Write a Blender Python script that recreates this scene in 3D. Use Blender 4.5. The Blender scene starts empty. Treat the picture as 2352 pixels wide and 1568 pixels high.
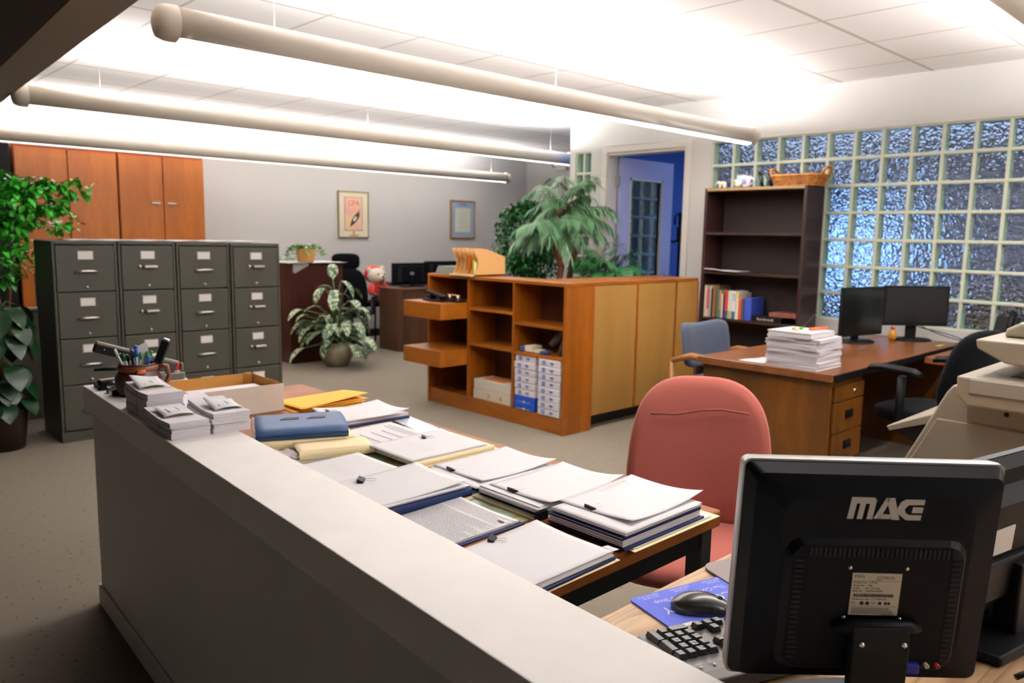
import bpy, bmesh, math, random
from math import pi, sin, cos, radians
from mathutils import Matrix, Vector
random.seed(7)
S = bpy.context.scene
COL = S.collection

# ------------------------------------------------------------------ camera
def make_camera():
    yaw, pitch, roll = radians(46.3212), radians(7.74), radians(1.0281)
    f = Vector((cos(yaw) * cos(pitch), sin(yaw) * cos(pitch), -sin(pitch)))
    r = Vector((sin(yaw), -cos(yaw), 0)); u = r.cross(f)
    r2 = r * cos(roll) + u * sin(roll); u2 = -r * sin(roll) + u * cos(roll)
    m = Matrix((r2, u2, -f)).transposed().to_4x4()
    m.translation = (0, 0, 1.4)
    cd = bpy.data.cameras.new('camera'); c = bpy.data.objects.new('camera', cd)
    COL.objects.link(c); c.matrix_world = m
    cd.sensor_width = 36; cd.lens = 1790.55 / 2352 * 36; cd.clip_start = .02
    cd.dof.use_dof = True; cd.dof.focus_distance = 1.5; cd.dof.aperture_fstop = 5.6
    S.camera = c
make_camera()

# ------------------------------------------------------------------ world, exposure
S.view_settings.view_transform = 'Standard'; S.view_settings.look = 'None'
S.view_settings.exposure = 0.14; S.view_settings.gamma = 1.0; S.view_settings.use_curve_mapping = False
w = bpy.data.worlds.new('daylight'); S.world = w; w.use_nodes = True
w.node_tree.nodes['Background'].inputs[0].default_value = (.30, .52, 1, 1)
w.node_tree.nodes['Background'].inputs[1].default_value = 1.0
S.cycles.use_denoising = True
S.cycles.max_bounces = 9; S.cycles.transmission_bounces = 8; S.cycles.diffuse_bounces = 5
S.cycles.caustics_reflective = False; S.cycles.caustics_refractive = False
S.cycles.sample_clamp_indirect = 6
UP_W, DOWN_S, HALL_W = 150, 34.0, 3.6      # pendant uplight watts, lens glow, hall daylight watts

def area(name, loc, sx, sy, watts, col, rot=(0, 0, 0), parent=None):
    l = bpy.data.lights.new(name, 'AREA'); l.shape = 'RECTANGLE'; l.size = sx; l.size_y = sy
    l.energy = watts; l.color = col
    o = bpy.data.objects.new(name, l); COL.objects.link(o); o.location = loc; o.rotation_euler = rot
    o.parent = parent
    return o
# daylight entering the blue hall behind the glass blocks (its window is in the far wall)
area('hall_daylight', (8.70, 3.72, 1.30), .8, .9, HALL_W, (.33, .56, 1), (0, radians(90), 0))
area('hall_fill_light', (7.3, 1.6, 2.5), 1.4, 6.0, 30, (.50, .62, 1))  # unseen fill light added to brighten the hall and fleck the glass

# ------------------------------------------------------------------ materials
def lin(h):
    h = h.lstrip('#'); o = []
    for i in (0, 2, 4):
        c = int(h[i:i + 2], 16) / 255
        o.append(c / 12.92 if c <= .04045 else ((c + .055) / 1.055) ** 2.4)
    return (*o, 1)
MATS = {}
def mat(name, h, rough=.5, metal=0, spec=.5, bump=0, bs=200, var=0, vs=3, sheen=0, emit=0, coat=0):
    if name in MATS: return MATS[name]
    m = bpy.data.materials.new(name); m.use_nodes = True; MATS[name] = m
    n = m.node_tree; p = n.nodes['Principled BSDF']
    p.inputs['Base Color'].default_value = lin(h); p.inputs['Roughness'].default_value = rough
    p.inputs['Metallic'].default_value = metal; p.inputs['Specular IOR Level'].default_value = spec
    p.inputs['Coat Weight'].default_value = coat
    if sheen: p.inputs['Sheen Weight'].default_value = sheen
    if emit:
        p.inputs['Emission Color'].default_value = lin(h); p.inputs['Emission Strength'].default_value = emit
    if bump or var:
        tc = n.nodes.new('ShaderNodeTexCoord')
    if bump:
        t = n.nodes.new('ShaderNodeTexNoise'); t.inputs['Scale'].default_value = bs; t.inputs['Detail'].default_value = 4
        b = n.nodes.new('ShaderNodeBump'); b.inputs['Strength'].default_value = bump; b.inputs['Distance'].default_value = .002
        n.links.new(tc.outputs['Object'], t.inputs['Vector']); n.links.new(t.outputs[0], b.inputs['Height'])
        n.links.new(b.outputs[0], p.inputs['Normal'])
    if var:
        t = n.nodes.new('ShaderNodeTexNoise'); t.inputs['Scale'].default_value = vs; t.inputs['Detail'].default_value = 3
        mr = n.nodes.new('ShaderNodeMapRange'); mr.inputs[1].default_value = .3; mr.inputs[2].default_value = .7
        mr.inputs[3].default_value = 1 - var; mr.inputs[4].default_value = 1 + var
        mx = n.nodes.new('ShaderNodeVectorMath'); mx.operation = 'SCALE'; mx.inputs[0].default_value = lin(h)[:3]
        n.links.new(tc.outputs['Object'], t.inputs['Vector']); n.links.new(t.outputs[0], mr.inputs[0])
        n.links.new(mr.outputs[0], mx.inputs['Scale']); n.links.new(mx.outputs[0], p.inputs['Base Color'])
    return m
def wood(name, h1, h2, axis='z', scale=9, stretch=14, rough=.38, coat=0, lines=0, spec=.5, bold=0):
    if name in MATS: return MATS[name]
    m = mat(name, h1, rough, coat=coat, spec=spec); n = m.node_tree; p = n.nodes['Principled BSDF']
    tc = n.nodes.new('ShaderNodeTexCoord'); mp = n.nodes.new('ShaderNodeMapping')
    s = [1, 1, 1]; s['xyz'.index(axis)] = 1 / stretch
    mp.inputs['Scale'].default_value = s
    t = n.nodes.new('ShaderNodeTexNoise'); t.inputs['Scale'].default_value = scale; t.inputs['Detail'].default_value = 7
    t.inputs['Distortion'].default_value = .6
    n.links.new(tc.outputs['Object'], mp.inputs[0]); n.links.new(mp.outputs[0], t.inputs['Vector'])
    src = t.outputs[0]
    if bold:      # cathedral grain: rings of a big stretched noise
        mu = n.nodes.new('ShaderNodeMath'); mu.operation = 'MULTIPLY'; mu.inputs[1].default_value = bold
        fr = n.nodes.new('ShaderNodeMath'); fr.operation = 'FRACT'
        t.inputs['Detail'].default_value = 1.5
        n.links.new(t.outputs[0], mu.inputs[0]); n.links.new(mu.outputs[0], fr.inputs[0]); src = fr.outputs[0]
    cr = n.nodes.new('ShaderNodeValToRGB')
    cr.color_ramp.elements[0].position = .32 if not bold else 0.0; cr.color_ramp.elements[1].position = .68 if not bold else .35
    cr.color_ramp.elements[0].color = lin(h2); cr.color_ramp.elements[1].color = lin(h1)
    n.links.new(src, cr.inputs[0]); out = cr.outputs[0]
    if lines:     # fine pores
        t2 = n.nodes.new('ShaderNodeTexNoise'); t2.inputs['Scale'].default_value = scale * 9; t2.inputs['Detail'].default_value = 3
        n.links.new(mp.outputs[0], t2.inputs['Vector'])
        mr = n.nodes.new('ShaderNodeMapRange'); mr.inputs[1].default_value = .35; mr.inputs[2].default_value = .6
        mr.inputs[3].default_value = 1 - lines; mr.inputs[4].default_value = 1
        vm = n.nodes.new('ShaderNodeVectorMath'); vm.operation = 'SCALE'
        n.links.new(t2.outputs[0], mr.inputs[0]); n.links.new(out, vm.inputs[0]); n.links.new(mr.outputs[0], vm.inputs['Scale']); out = vm.outputs[0]
    n.links.new(out, p.inputs['Base Color'])
    return m

def carpet():
    m = mat('carpet', '#8f8674', .95, spec=.1); n = m.node_tree; p = n.nodes['Principled BSDF']
    tc = n.nodes.new('ShaderNodeTexCoord')
    v = n.nodes.new('ShaderNodeTexVoronoi'); v.inputs['Scale'].default_value = 24; v.inputs['Randomness'].default_value = .55
    cr = n.nodes.new('ShaderNodeValToRGB'); cr.color_ramp.elements[0].position = .09; cr.color_ramp.elements[1].position = .16
    cr.color_ramp.elements[0].color = lin('#574d40'); cr.color_ramp.elements[1].color = lin('#787063')
    t = n.nodes.new('ShaderNodeTexNoise'); t.inputs['Scale'].default_value = 260; t.inputs['Detail'].default_value = 3
    mr = n.nodes.new('ShaderNodeMapRange'); mr.inputs[3].default_value = .72; mr.inputs[4].default_value = 1.28
    vm = n.nodes.new('ShaderNodeVectorMath'); vm.operation = 'SCALE'
    b = n.nodes.new('ShaderNodeBump'); b.inputs['Strength'].default_value = .5; b.inputs['Distance'].default_value = .003
    L = n.links.new
    L(tc.outputs['Object'], v.inputs['Vector']); L(tc.outputs['Object'], t.inputs['Vector'])
    L(v.outputs['Distance'], cr.inputs[0]); L(t.outputs[0], mr.inputs[0]); L(cr.outputs[0], vm.inputs[0]); L(mr.outputs[0], vm.inputs['Scale'])
    L(vm.outputs[0], p.inputs['Base Color']); L(t.outputs[0], b.inputs['Height']); L(b.outputs[0], p.inputs['Normal'])
    return m
def blockglass():
    m = mat('wavy_glass', '#eef6f4', .02); n = m.node_tree; p = n.nodes['Principled BSDF']
    p.inputs['Transmission Weight'].default_value = 1; p.inputs['IOR'].default_value = 1.5
    p.inputs['Base Color'].default_value = (.86, .95, .95, 1)
    tc = n.nodes.new('ShaderNodeTexCoord')
    t = n.nodes.new('ShaderNodeTexNoise'); t.inputs['Scale'].default_value = 26; t.inputs['Detail'].default_value = 1.7
    b = n.nodes.new('ShaderNodeBump'); b.inputs['Strength'].default_value = 1; b.inputs['Distance'].default_value = .036
    n.links.new(tc.outputs['Object'], t.inputs['Vector']); n.links.new(t.outputs[0], b.inputs['Height']); n.links.new(b.outputs[0], p.inputs['Normal'])
    return m
def variegated(name, dark, light, vs=55, lo=.48, hi=.56, rough=.4):
    m = mat(name, dark, rough); n = m.node_tree; p = n.nodes['Principled BSDF']
    tc = n.nodes.new('ShaderNodeTexCoord'); t = n.nodes.new('ShaderNodeTexNoise'); t.inputs['Scale'].default_value = vs; t.inputs['Detail'].default_value = 3
    cr = n.nodes.new('ShaderNodeValToRGB'); cr.color_ramp.elements[0].position = lo; cr.color_ramp.elements[1].position = hi
    cr.color_ramp.elements[0].color = lin(dark); cr.color_ramp.elements[1].color = lin(light)
    n.links.new(tc.outputs['Object'], t.inputs['Vector']); n.links.new(t.outputs[0], cr.inputs[0]); n.links.new(cr.outputs[0], p.inputs['Base Color'])
    return m

# ------------------------------------------------------------------ mesh collector
class MB:
    def __init__(s, M=None): s.v = []; s.f = []; s.mi = []; s.sm = []; s.M = M or Matrix(); s.cur = 0
    def add(s, vs, fs, smooth=False):
        k = len(s.v); s.v += [tuple(s.M @ Vector(p)) for p in vs]
        for f in fs: s.f.append([i + k for i in f]); s.mi.append(s.cur); s.sm.append(smooth)
        return s
    def box(s, x0, x1, y0, y1, z0, z1):
        return s.add([(x, y, z) for z in (z0, z1) for y in (y0, y1) for x in (x0, x1)],
                     [(0, 2, 3, 1), (4, 5, 7, 6), (0, 1, 5, 4), (2, 6, 7, 3), (0, 4, 6, 2), (1, 3, 7, 5)])
    def cbox(s, c, d): return s.box(c[0] - d[0] / 2, c[0] + d[0] / 2, c[1] - d[1] / 2, c[1] + d[1] / 2, c[2] - d[2] / 2, c[2] + d[2] / 2)
    def prism(s, pts, z0, z1, ax='z'):   # polygon pts extruded along ax
        n = len(pts)
        def P(a, b, c): return {'z': (a, b, c), 'x': (c, a, b), 'y': (a, c, b)}[ax]
        return s.add([P(a, b, z0) for a, b in pts] + [P(a, b, z1) for a, b in pts],
                     [tuple(range(n))[::-1], tuple(range(n, 2 * n))] + [(i, (i + 1) % n, n + (i + 1) % n, n + i) for i in range(n)])
    def tube(s, pts, r, n=8, cap=True, flat=1.0):
        pts = [Vector(p) for p in pts]; m = len(pts); rs = r if isinstance(r, (list, tuple)) else [r] * m
        vs = []; up = None
        for i, p in enumerate(pts):
            t = (pts[min(i + 1, m - 1)] - pts[max(i - 1, 0)]).normalized()
            if up is None: up = Vector((0, 0, 1)) if abs(t.z) < .9 else Vector((1, 0, 0))
            a = t.cross(up)
            if a.length < 1e-6: a = t.cross(Vector((0, 1, 0)))
            a.normalize(); b = a.cross(t).normalized(); up = b
            for j in range(n):
                q = 2 * pi * j / n; vs.append(p + a * cos(q) * rs[i] + b * sin(q) * rs[i] * flat)
        fs = [(i * n + j, i * n + (j + 1) % n, (i + 1) * n + (j + 1) % n, (i + 1) * n + j) for i in range(m - 1) for j in range(n)]
        s.add(vs, fs, True)
        if cap: s.add(vs[:n], [tuple(range(n))[::-1]]); s.add(vs[-n:], [tuple(range(n))])
        return s
    def lathe(s, prof, c=(0, 0, 0), n=24, sx=1, sy=1):
        m = len(prof)
        vs = [(c[0] + r * cos(2 * pi * j / n) * sx, c[1] + r * sin(2 * pi * j / n) * sy, c[2] + z) for r, z in prof for j in range(n)]
        return s.add(vs, [(i * n + j, i * n + (j + 1) % n, (i + 1) * n + (j + 1) % n, (i + 1) * n + j) for i in range(m - 1) for j in range(n)], True)
    def ball(s, c, r, n=14):
        r = r if isinstance(r, (list, tuple)) else (r, r, r); k = n // 2 + 1
        vs = [(c[0] + r[0] * sin(pi * i / (k - 1)) * cos(2 * pi * j / n), c[1] + r[1] * sin(pi * i / (k - 1)) * sin(2 * pi * j / n), c[2] + r[2] * cos(pi * i / (k - 1))) for i in range(k) for j in range(n)]
        return s.add(vs, [(i * n + j, (i + 1) * n + j, (i + 1) * n + (j + 1) % n, i * n + (j + 1) % n) for i in range(k - 1) for j in range(n)], True)
    def grid(s, nx, ny, fn, t=0, smooth=True):    # fn(u,v)->point ; t = thickness downward
        P = [fn(i / nx, j / ny) for j in range(ny + 1) for i in range(nx + 1)]; k = nx + 1
        F = [(j * k + i, j * k + i + 1, (j + 1) * k + i + 1, (j + 1) * k + i) for j in range(ny) for i in range(nx)]
        if not t: return s.add(P, F, smooth)
        n = len(P); Q = [(p[0], p[1], p[2] - t) for p in P]
        s.add(P, F, smooth); s.add(Q, [f[::-1] for f in F], smooth)
        B = [i for i in range(k)] + [j * k + nx for j in range(1, ny + 1)] + [ny * k + i for i in range(nx - 1, -1, -1)] + [j * k for j in range(ny - 1, 0, -1)]
        m = len(B)
        return s.add([P[b] for b in B] + [Q[b] for b in B], [(i, m + i, m + (i + 1) % m, (i + 1) % m) for i in range(m)])
    def pad(s, w, h, t, e=3.2, n=28, bulge=1.0, bend=0, taper=0):   # rounded cushion in local xz, thickness along y
        rings = [(0.0, -1), (.55, -.98), (.85, -.86), (.97, -.55), (1, 0), (.97, .55), (.85, .86), (.55, .98), (0.0, 1)]
        vs = []
        for sc, d in rings:
            for j in range(n):
                a = 2 * pi * j / n; ca, sa = cos(a), sin(a)
                x = math.copysign(abs(ca) ** (2 / e), ca) * sc; z = math.copysign(abs(sa) ** (2 / e), sa) * sc
                X = x * w / 2 * (1 + taper * z); vs.append((X, d * t / 2 * bulge + bend * (X * X) / (w * w / 4), z * h / 2))
        m = len(rings)
        return s.add(vs, [(i * n + j, (i + 1) * n + j, (i + 1) * n + (j + 1) % n, i * n + (j + 1) % n) for i in range(m - 1) for j in range(n)], True)
    def build(s, name, mats, parent=None, bevel=0, seg=2, loc=None, rz=None, world=False, label=None):
        me = bpy.data.meshes.new(name)
        v = s.v
        if world and parent is not None:
            inv = (Matrix.Translation(parent.location) @ parent.rotation_euler.to_matrix().to_4x4()).inverted()
            v = [tuple(inv @ Vector(p)) for p in v]
        me.from_pydata(v, [], s.f); ms = mats if isinstance(mats, (list, tuple)) else [mats]
        for m in ms: me.materials.append(m)
        me.polygons.foreach_set('material_index', s.mi); me.polygons.foreach_set('use_smooth', s.sm)
        bm = bmesh.new(); bm.from_mesh(me); bmesh.ops.remove_doubles(bm, verts=bm.verts, dist=1e-6)
        bmesh.ops.recalc_face_normals(bm, faces=bm.faces); bm.to_mesh(me); bm.free()
        o = bpy.data.objects.new(name, me); COL.objects.link(o); o.parent = parent
        if loc is not None: o.location = loc
        if rz is not None: o.rotation_euler = (0, 0, rz)
        if bevel:
            b = o.modifiers.new('bevel', 'BEVEL'); b.width = bevel; b.segments = seg; b.limit_method = 'ANGLE'; b.angle_limit = radians(50)
        if label: o['label'] = label
        return o
def tag(o, label, cat, group=None, kind=None):
    o['label'] = label; o['category'] = cat
    if group: o['group'] = group
    if kind: o['kind'] = kind
    return o
def thing(name, label, cat, loc=(0, 0, 0), rz=0, group=None):
    o = bpy.data.objects.new(name, None); COL.objects.link(o); o.location = loc; o.rotation_euler = (0, 0, rz)
    o.empty_display_size = .05
    return tag(o, label, cat, group)
def dup(root, loc=None, rz=None, label=None, group=None):
    r = root.copy(); COL.objects.link(r)
    if loc is not None: r.location = loc
    if rz is not None: r.rotation_euler = (0, 0, rz)
    if label: r['label'] = label
    if group: r['group'] = group
    for ch in root.children:
        c = ch.copy(); COL.objects.link(c); c.parent = r
        for g in ch.children:
            d = g.copy(); COL.objects.link(d); d.parent = c
    return r
def struct(o): o['kind'] = 'structure'; return o
def text(name, body, size, m, parent, M, ext=.0002, align='LEFT', shear=0):
    c = bpy.data.curves.new(name, 'FONT'); c.body = body; c.size = size; c.extrude = ext; c.align_x = align; c.shear = shear
    c.resolution_u = 3; c.materials.append(m)
    tmp = bpy.data.objects.new('tmp', c); COL.objects.link(tmp)
    me = bpy.data.meshes.new_from_object(tmp.evaluated_get(bpy.context.evaluated_depsgraph_get()))
    bpy.data.objects.remove(tmp); bpy.data.curves.remove(c)
    me.transform(M); me.name = name
    o = bpy.data.objects.new(name, me); COL.objects.link(o); o.parent = parent
    return o
def T(x=0, y=0, z=0): return Matrix.Translation((x, y, z))
def Rz(a): return Matrix.Rotation(a, 4, 'Z')
def Rx(a): return Matrix.Rotation(a, 4, 'X')
def Ry(a): return Matrix.Rotation(a, 4, 'Y')
def arc(c, r, a0, a1, n, plane='xz', z=0):
    o = []
    for i in range(n + 1):
        a = a0 + (a1 - a0) * i / n; p, q = c[0] + r * cos(a), c[1] + r * sin(a)
        o.append({'xz': (p, z, q), 'yz': (z, p, q), 'xy': (p, q, z)}[plane])
    return o

# shared materials
M_wall = mat('wall_paint', '#d0cfcc', .75, spec=.2, bump=.15, bs=120)
M_trim = mat('trim_paint', '#dedad4', .5)
M_black = mat('black_plastic', '#06080b', .5, spec=.2, bump=.1, bs=600)
M_blackg = mat('black_gloss', '#07080a', .18)
M_fabric_black = mat('black_fabric', '#06070b', .95, spec=.08, sheen=.04, bump=.4, bs=500)
M_steel = mat('chrome', '#dededb', .3, metal=1)
M_dsteel = mat('dark_steel', '#2b2c2c', .4, metal=.6)
M_paper = mat('white_paper', '#dfdde0', .8, spec=.15, bump=.05, bs=60)
M_paper2 = mat('edge_paper', '#e2dde2', .85, spec=.1)
M_manila = mat('manila_card', '#f7e4ba', .75, spec=.2)
M_navy = mat('navy_card', '#132550', .6, spec=.3)
M_ink = mat('grey_ink', '#6d6b70', .8)
M_dink = mat('dark_ink', '#26262a', .8)
M_teak = wood('teak', '#a25a12', '#80430a', 'z', 7, 12, .35, lines=.18)
M_teakx = wood('teak_long', '#aa631c', '#8a4c10', 'y', 7, 12, .33, lines=.18)
M_ply = wood('plywood', '#ae8240', '#9c7132', 'z', 3, 5, .55)
M_desk_top = wood('walnut_top', '#83502b', '#673b1d', 'x', 10, 16, .3, lines=.2)
M_desk_side = wood('walnut_side', '#70420f', '#4b2a08', 'z', 5, 5, .35, lines=.2)
M_dot = wood('brown_laminate', '#8c5226', '#703c14', 'x', 9, 14, .42, lines=.15, spec=.2)
M_oak = wood('oak_laminate', '#c2a07a', '#987250', 'x', 6, 7, .4, bold=16, lines=.2)
M_soil = mat('soil', '#2b1f16', .95)
M_beige = mat('beige_plastic', '#8a8171', .45, bump=.05, bs=500)
M_grey = mat('grey_plastic', '#8d877f', .45)

# ================================================================== THE SETTING
CEIL, WX, BY = 2.58, 5.95, 9.0
def ceiling_mat():
    m = mat('ceiling_tile', '#eeebe9', .85, spec=.1); n = m.node_tree; p = n.nodes['Principled BSDF']; L = n.links.new
    tc = n.nodes.new('ShaderNodeTexCoord'); sp = n.nodes.new('ShaderNodeSeparateXYZ'); L(tc.outputs['Object'], sp.inputs[0])
    outs = []
    for ax, off in (('X', 2.98), ('Y', 2.06)):
        a = n.nodes.new('ShaderNodeMath'); a.operation = 'SUBTRACT'; a.inputs[1].default_value = off - 63.5; L(sp.outputs[ax], a.inputs[0])
        b = n.nodes.new('ShaderNodeMath'); b.operation = 'DIVIDE'; b.inputs[1].default_value = .635; L(a.outputs[0], b.inputs[0])
        c = n.nodes.new('ShaderNodeMath'); c.operation = 'FRACT'; L(b.outputs[0], c.inputs[0])
        d = n.nodes.new('ShaderNodeMath'); d.operation = 'PINGPONG'; d.inputs[1].default_value = .5; L(c.outputs[0], d.inputs[0])
        e = n.nodes.new('ShaderNodeMath'); e.operation = 'LESS_THAN'; e.inputs[1].default_value = .013 if ax == 'X' else .02; L(d.outputs[0], e.inputs[0]); outs.append(e)
    mx = n.nodes.new('ShaderNodeMath'); mx.operation = 'MAXIMUM'; L(outs[0].outputs[0], mx.inputs[0]); L(outs[1].outputs[0], mx.inputs[1])
    mi = n.nodes.new('ShaderNodeMix'); mi.data_type = 'RGBA'; L(mx.outputs[0], mi.inputs[0])
    mi.inputs[6].default_value = lin('#eeebe9'); mi.inputs[7].default_value = lin('#c4bdb7'); L(mi.outputs[2], p.inputs['Base Color'])
    return m
struct(MB().box(-3.2, 9.0, -3.2, BY + .15, -.1, 0).build('floor', carpet()))
struct(MB().box(-3.2, 9.0, -3.2, BY + .15, CEIL, CEIL + .1).build('ceiling', ceiling_mat()))
struct(MB().box(-3.2, 9.0, BY, BY + .15, 0, CEIL).build('wall_back', M_wall))
M_dim = mat('lobby_wall_paint', '#bcbbba', .8)
struct(MB().box(-3.2, -3.05, -3.05, BY, 0, CEIL).build('wall_left', M_dim))
struct(MB().box(-3.2, 9.0, -3.2, -3.05, 0, CEIL).build('wall_front', M_dim))
GT, P = 2.224, .2032
GB = GT - 7 * P
G0 = 3.79; NC = 26; G1 = G0 - NC * P
wr = MB()
wr.box(WX, WX + .12, -3.05, 5.43, GT, CEIL)
wr.box(WX, WX + .12, -3.05, G1, 0, GT)
wr.box(WX, WX + .12, G1, G0, 0, GB)
wr.box(WX, WX + .12, G0, 4.05, 0, GT)
wr.box(WX, WX + .12, 4.05, 4.94, 2.20, GT)
wr.box(WX, WX + .12, 4.94, 5.15, 0, GT)
wr.box(WX, WX + .12, 5.15, 5.355, 0, .60)
wr.box(WX, WX + .12, 5.355, 5.43, 0, GT)
struct(wr.build('wall_right', M_wall))
struct(MB().box(8.85, 9.0, 5.43, BY, 0, CEIL).build('wall_far_right', M_wall))
# hall beyond the glass: pale blue walls, a window high daylight
M_blue = mat('blue_wall_paint', '#5a80cf', .7, spec=.2)
hb = MB()
hb.box(8.85, 9.0, -3.05, 3.3, 0, CEIL); hb.box(8.85, 9.0, 4.15, 5.43, 0, CEIL); hb.box(8.85, 9.0, 3.3, 4.15, 0, .8); hb.box(8.85, 9.0, 3.3, 4.15, 1.8, CEIL)
struct(hb.build('wall_hall_far', mat('hall_grey_paint', '#a3abc4', .7)))
hs = MB(); hs.box(WX + .12, 6.75, 5.31, 5.43, 0, CEIL); hs.box(7.40, 8.85, 5.31, 5.43, 0, CEIL); hs.box(6.75, 7.40, 5.31, 5.43, 0, .4); hs.box(6.75, 7.40, 5.31, 5.43, 2.05, CEIL)
struct(hs.build('wall_hall_side', M_blue))
struct(MB().box(8.93, 8.95, 3.25, 4.2, .75, 1.85).build('window_2', mat('sky_glass', '#8fb8ff', .3, emit=.8)))
M_mortar = mat('mortar', '#d6d4c3', .6); M_bside = mat('block_side_glass', '#c2dccb', .25, spec=.6)
M_bglass = blockglass()
def frontglass():
    m = bpy.data.materials.new('pressed_glass_front'); m.use_nodes = True; n = m.node_tree; n.nodes.clear(); L = n.links.new
    o = n.nodes.new('ShaderNodeOutputMaterial'); mx = n.nodes.new('ShaderNodeMixShader'); tr = n.nodes.new('ShaderNodeBsdfTransparent'); gl = n.nodes.new('ShaderNodeBsdfGlossy')
    tr.inputs[0].default_value = (.93, .98, .96, 1); gl.inputs['Roughness'].default_value = .05; mx.inputs[0].default_value = .10
    tc = n.nodes.new('ShaderNodeTexCoord'); t = n.nodes.new('ShaderNodeTexNoise'); t.inputs['Scale'].default_value = 30
    b = n.nodes.new('ShaderNodeBump'); b.inputs['Distance'].default_value = .03
    L(tc.outputs['Object'], t.inputs['Vector']); L(t.outputs[0], b.inputs['Height']); L(b.outputs[0], gl.inputs['Normal'])
    L(tr.outputs[0], mx.inputs[1]); L(gl.outputs[0], mx.inputs[2]); L(mx.outputs[0], o.inputs[0]); return m
M_fglass = frontglass()
def glass_panel(name, rows, cols, pw, ph, M):
    """panel in local coords: x = depth 0..0.1, y = down the row (0..-cols*pw), z = 0..-rows*ph"""
    mo = MB(M); si = MB(M); gl = MB(M); gf = MB(M); j = .0065; d0, d1 = .006, .094
    for r in range(rows + 1): mo.box(0, .1, -cols * pw, 0, -r * ph - j, -r * ph + j)
    for c in range(cols + 1): mo.box(.0005, .0995, -c * pw - j, -c * pw + j, -rows * ph, 0)
    for r in range(rows):
        for c in range(cols):
            y1, y0 = -c * pw - j, -(c + 1) * pw + j; z1, z0 = -r * ph - j, -(r + 1) * ph + j; t = .006
            si.box(d0, d1, y1 - t, y1, z0, z1); si.box(d0, d1, y0, y0 + t, z0, z1)
            si.box(d0, d1, y0 + t, y1 - t, z1 - t, z1); si.box(d0, d1, y0 + t, y1 - t, z0, z0 + t)
            gf.add([(d0 + .003, y0 + t, z0 + t), (d0 + .003, y1 - t, z0 + t), (d0 + .003, y1 - t, z1 - t), (d0 + .003, y0 + t, z1 - t)], [(0, 1, 2, 3)]); gl.box(d1 - .008, d1 - .002, y0 + t, y1 - t, z0 + t, z1 - t)
    o = mo.build(name, M_mortar); struct(o)
    si.build('block_sides', M_bside, o); gl.build('block_faces', M_bglass, o); gf.build('front_faces', M_fglass, o)
    return o
glass_panel('window_1', 7, NC, P, P, T(WX + .01, G0, GT))
glass_panel('window_3', 8, 2, .1016, P, T(WX + .01, 5.355, GT))
glass_panel('window_4', 8, 3, .2, P, T(7.38, 5.32, 2.03) @ Rz(radians(-90)) @ T(-.1, 0, 0) if False else T(6.78, 5.32, 2.03) @ Rz(radians(90)))
o = thing('wooden_cabinet', 'brown wooden cabinet glimpsed through the lower glass blocks behind the copier', 'cabinet', (7.0, 1.62, 0))
MB().box(0, .4, 0, .50, 0, .98).build('body', mat('hall_wood', '#8a5a30', .5), o); MB().box(-.015, 0, .02, .48, .05, .95).build('door', mat('hall_wood', '#8a5a30', .5), o)
o = thing('pale_hall_panel', 'pale panel added on the hall wall to put lighter flecks in the glass blocks', 'board', (8.82, .6, 1.7))  # invented panel, kept pale for contrast and flecks through the blocks
MB().box(-.02, .03, -1.1, 1.1, -.45, .45).build('panel', mat('pale_board_hall', '#b5b3bd', .7), o)
# door casing, jamb and leaf
dc = MB()
for y0, y1 in ((3.99, 4.05), (4.94, 5.00)): dc.box(WX - .018, WX, y0, y1, 0, 2.26)
dc.box(WX - .018, WX, 4.05, 4.94, 2.20, 2.26)
dc.box(WX, WX + .14, 4.035, 4.062, 0, 2.20); dc.box(WX, WX + .14, 4.928, 4.955, 0, 2.20); dc.box(WX, WX + .14, 4.06, 4.93, 2.175, 2.21)
d1 = struct(dc.build('trim_1', M_trim, bevel=.003))
door = struct(thing('door_1', 'x', 'door', (6.095, 4.925, 0), 0)); del door['category']; del door['label']
lf = MB(); lx0, lx1 = .14, .68
lf.box(0, .86, -.045, 0, .01, .45); lf.box(0, .86, -.045, 0, 1.98, 2.17); lf.box(0, lx0, -.045, 0, .45, 1.98); lf.box(lx1, .86, -.045, 0, .45, 1.98)
lf.build('leaf', mat('door_paint', '#b9bce6', .45), door, bevel=.002)
MB().box(lx0, lx1, -.026, -.020, .45, 1.98).build('glass', mat('clear_glass', '#dfe9f2', .02), door)
g_ = MATS['clear_glass'].node_tree.nodes['Principled BSDF']; g_.inputs['Transmission Weight'].default_value = 1; g_.inputs['IOR'].default_value = 1.1
fr = MB(); fr.box(lx1 - .018, lx1, -.05, .005, .45, 1.98); fr.box(lx0, lx0 + .018, -.05, .005, .45, 1.98); fr.box(lx0, lx1, -.05, .005, 1.962, 1.98)
fr.build('glazing_bead', mat('bead_paint', '#d8d5c8', .5), door)
for z in (.25, 1.38, 1.95):
    MB().tube([(-.006, .004, z - .05), (-.006, .004, z + .05)], .008).box(-.03, 0, -.03, .004, z - .05, z + .05).build('hinge', M_steel, door)
MB().tube([(.80, -.10, 1.02), (.80, -.045, 1.02)], .01).tube([(.80, -.10, 1.02), (.70, -.10, 1.02)], .009).build('handle', M_steel, door)
# beam above the counter, parallel to it
ca = radians(-3.01)
bm_ = MB(T(.793, 3.078, 0) @ Rz(ca)); bm_.box(.055, .235, -6.2, 5.9, 2.2, CEIL)
struct(bm_.build('trim_2', mat('beam_paint', '#8d8073', .8)))
struct(MB(T(.793, 3.078, 0) @ Rz(ca)).box(-4.2, .055, -6.2, 5.9, 2.50, 2.56).build('ceiling_lobby', mat('lobby_ceiling', '#5d564c', .8)))
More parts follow.
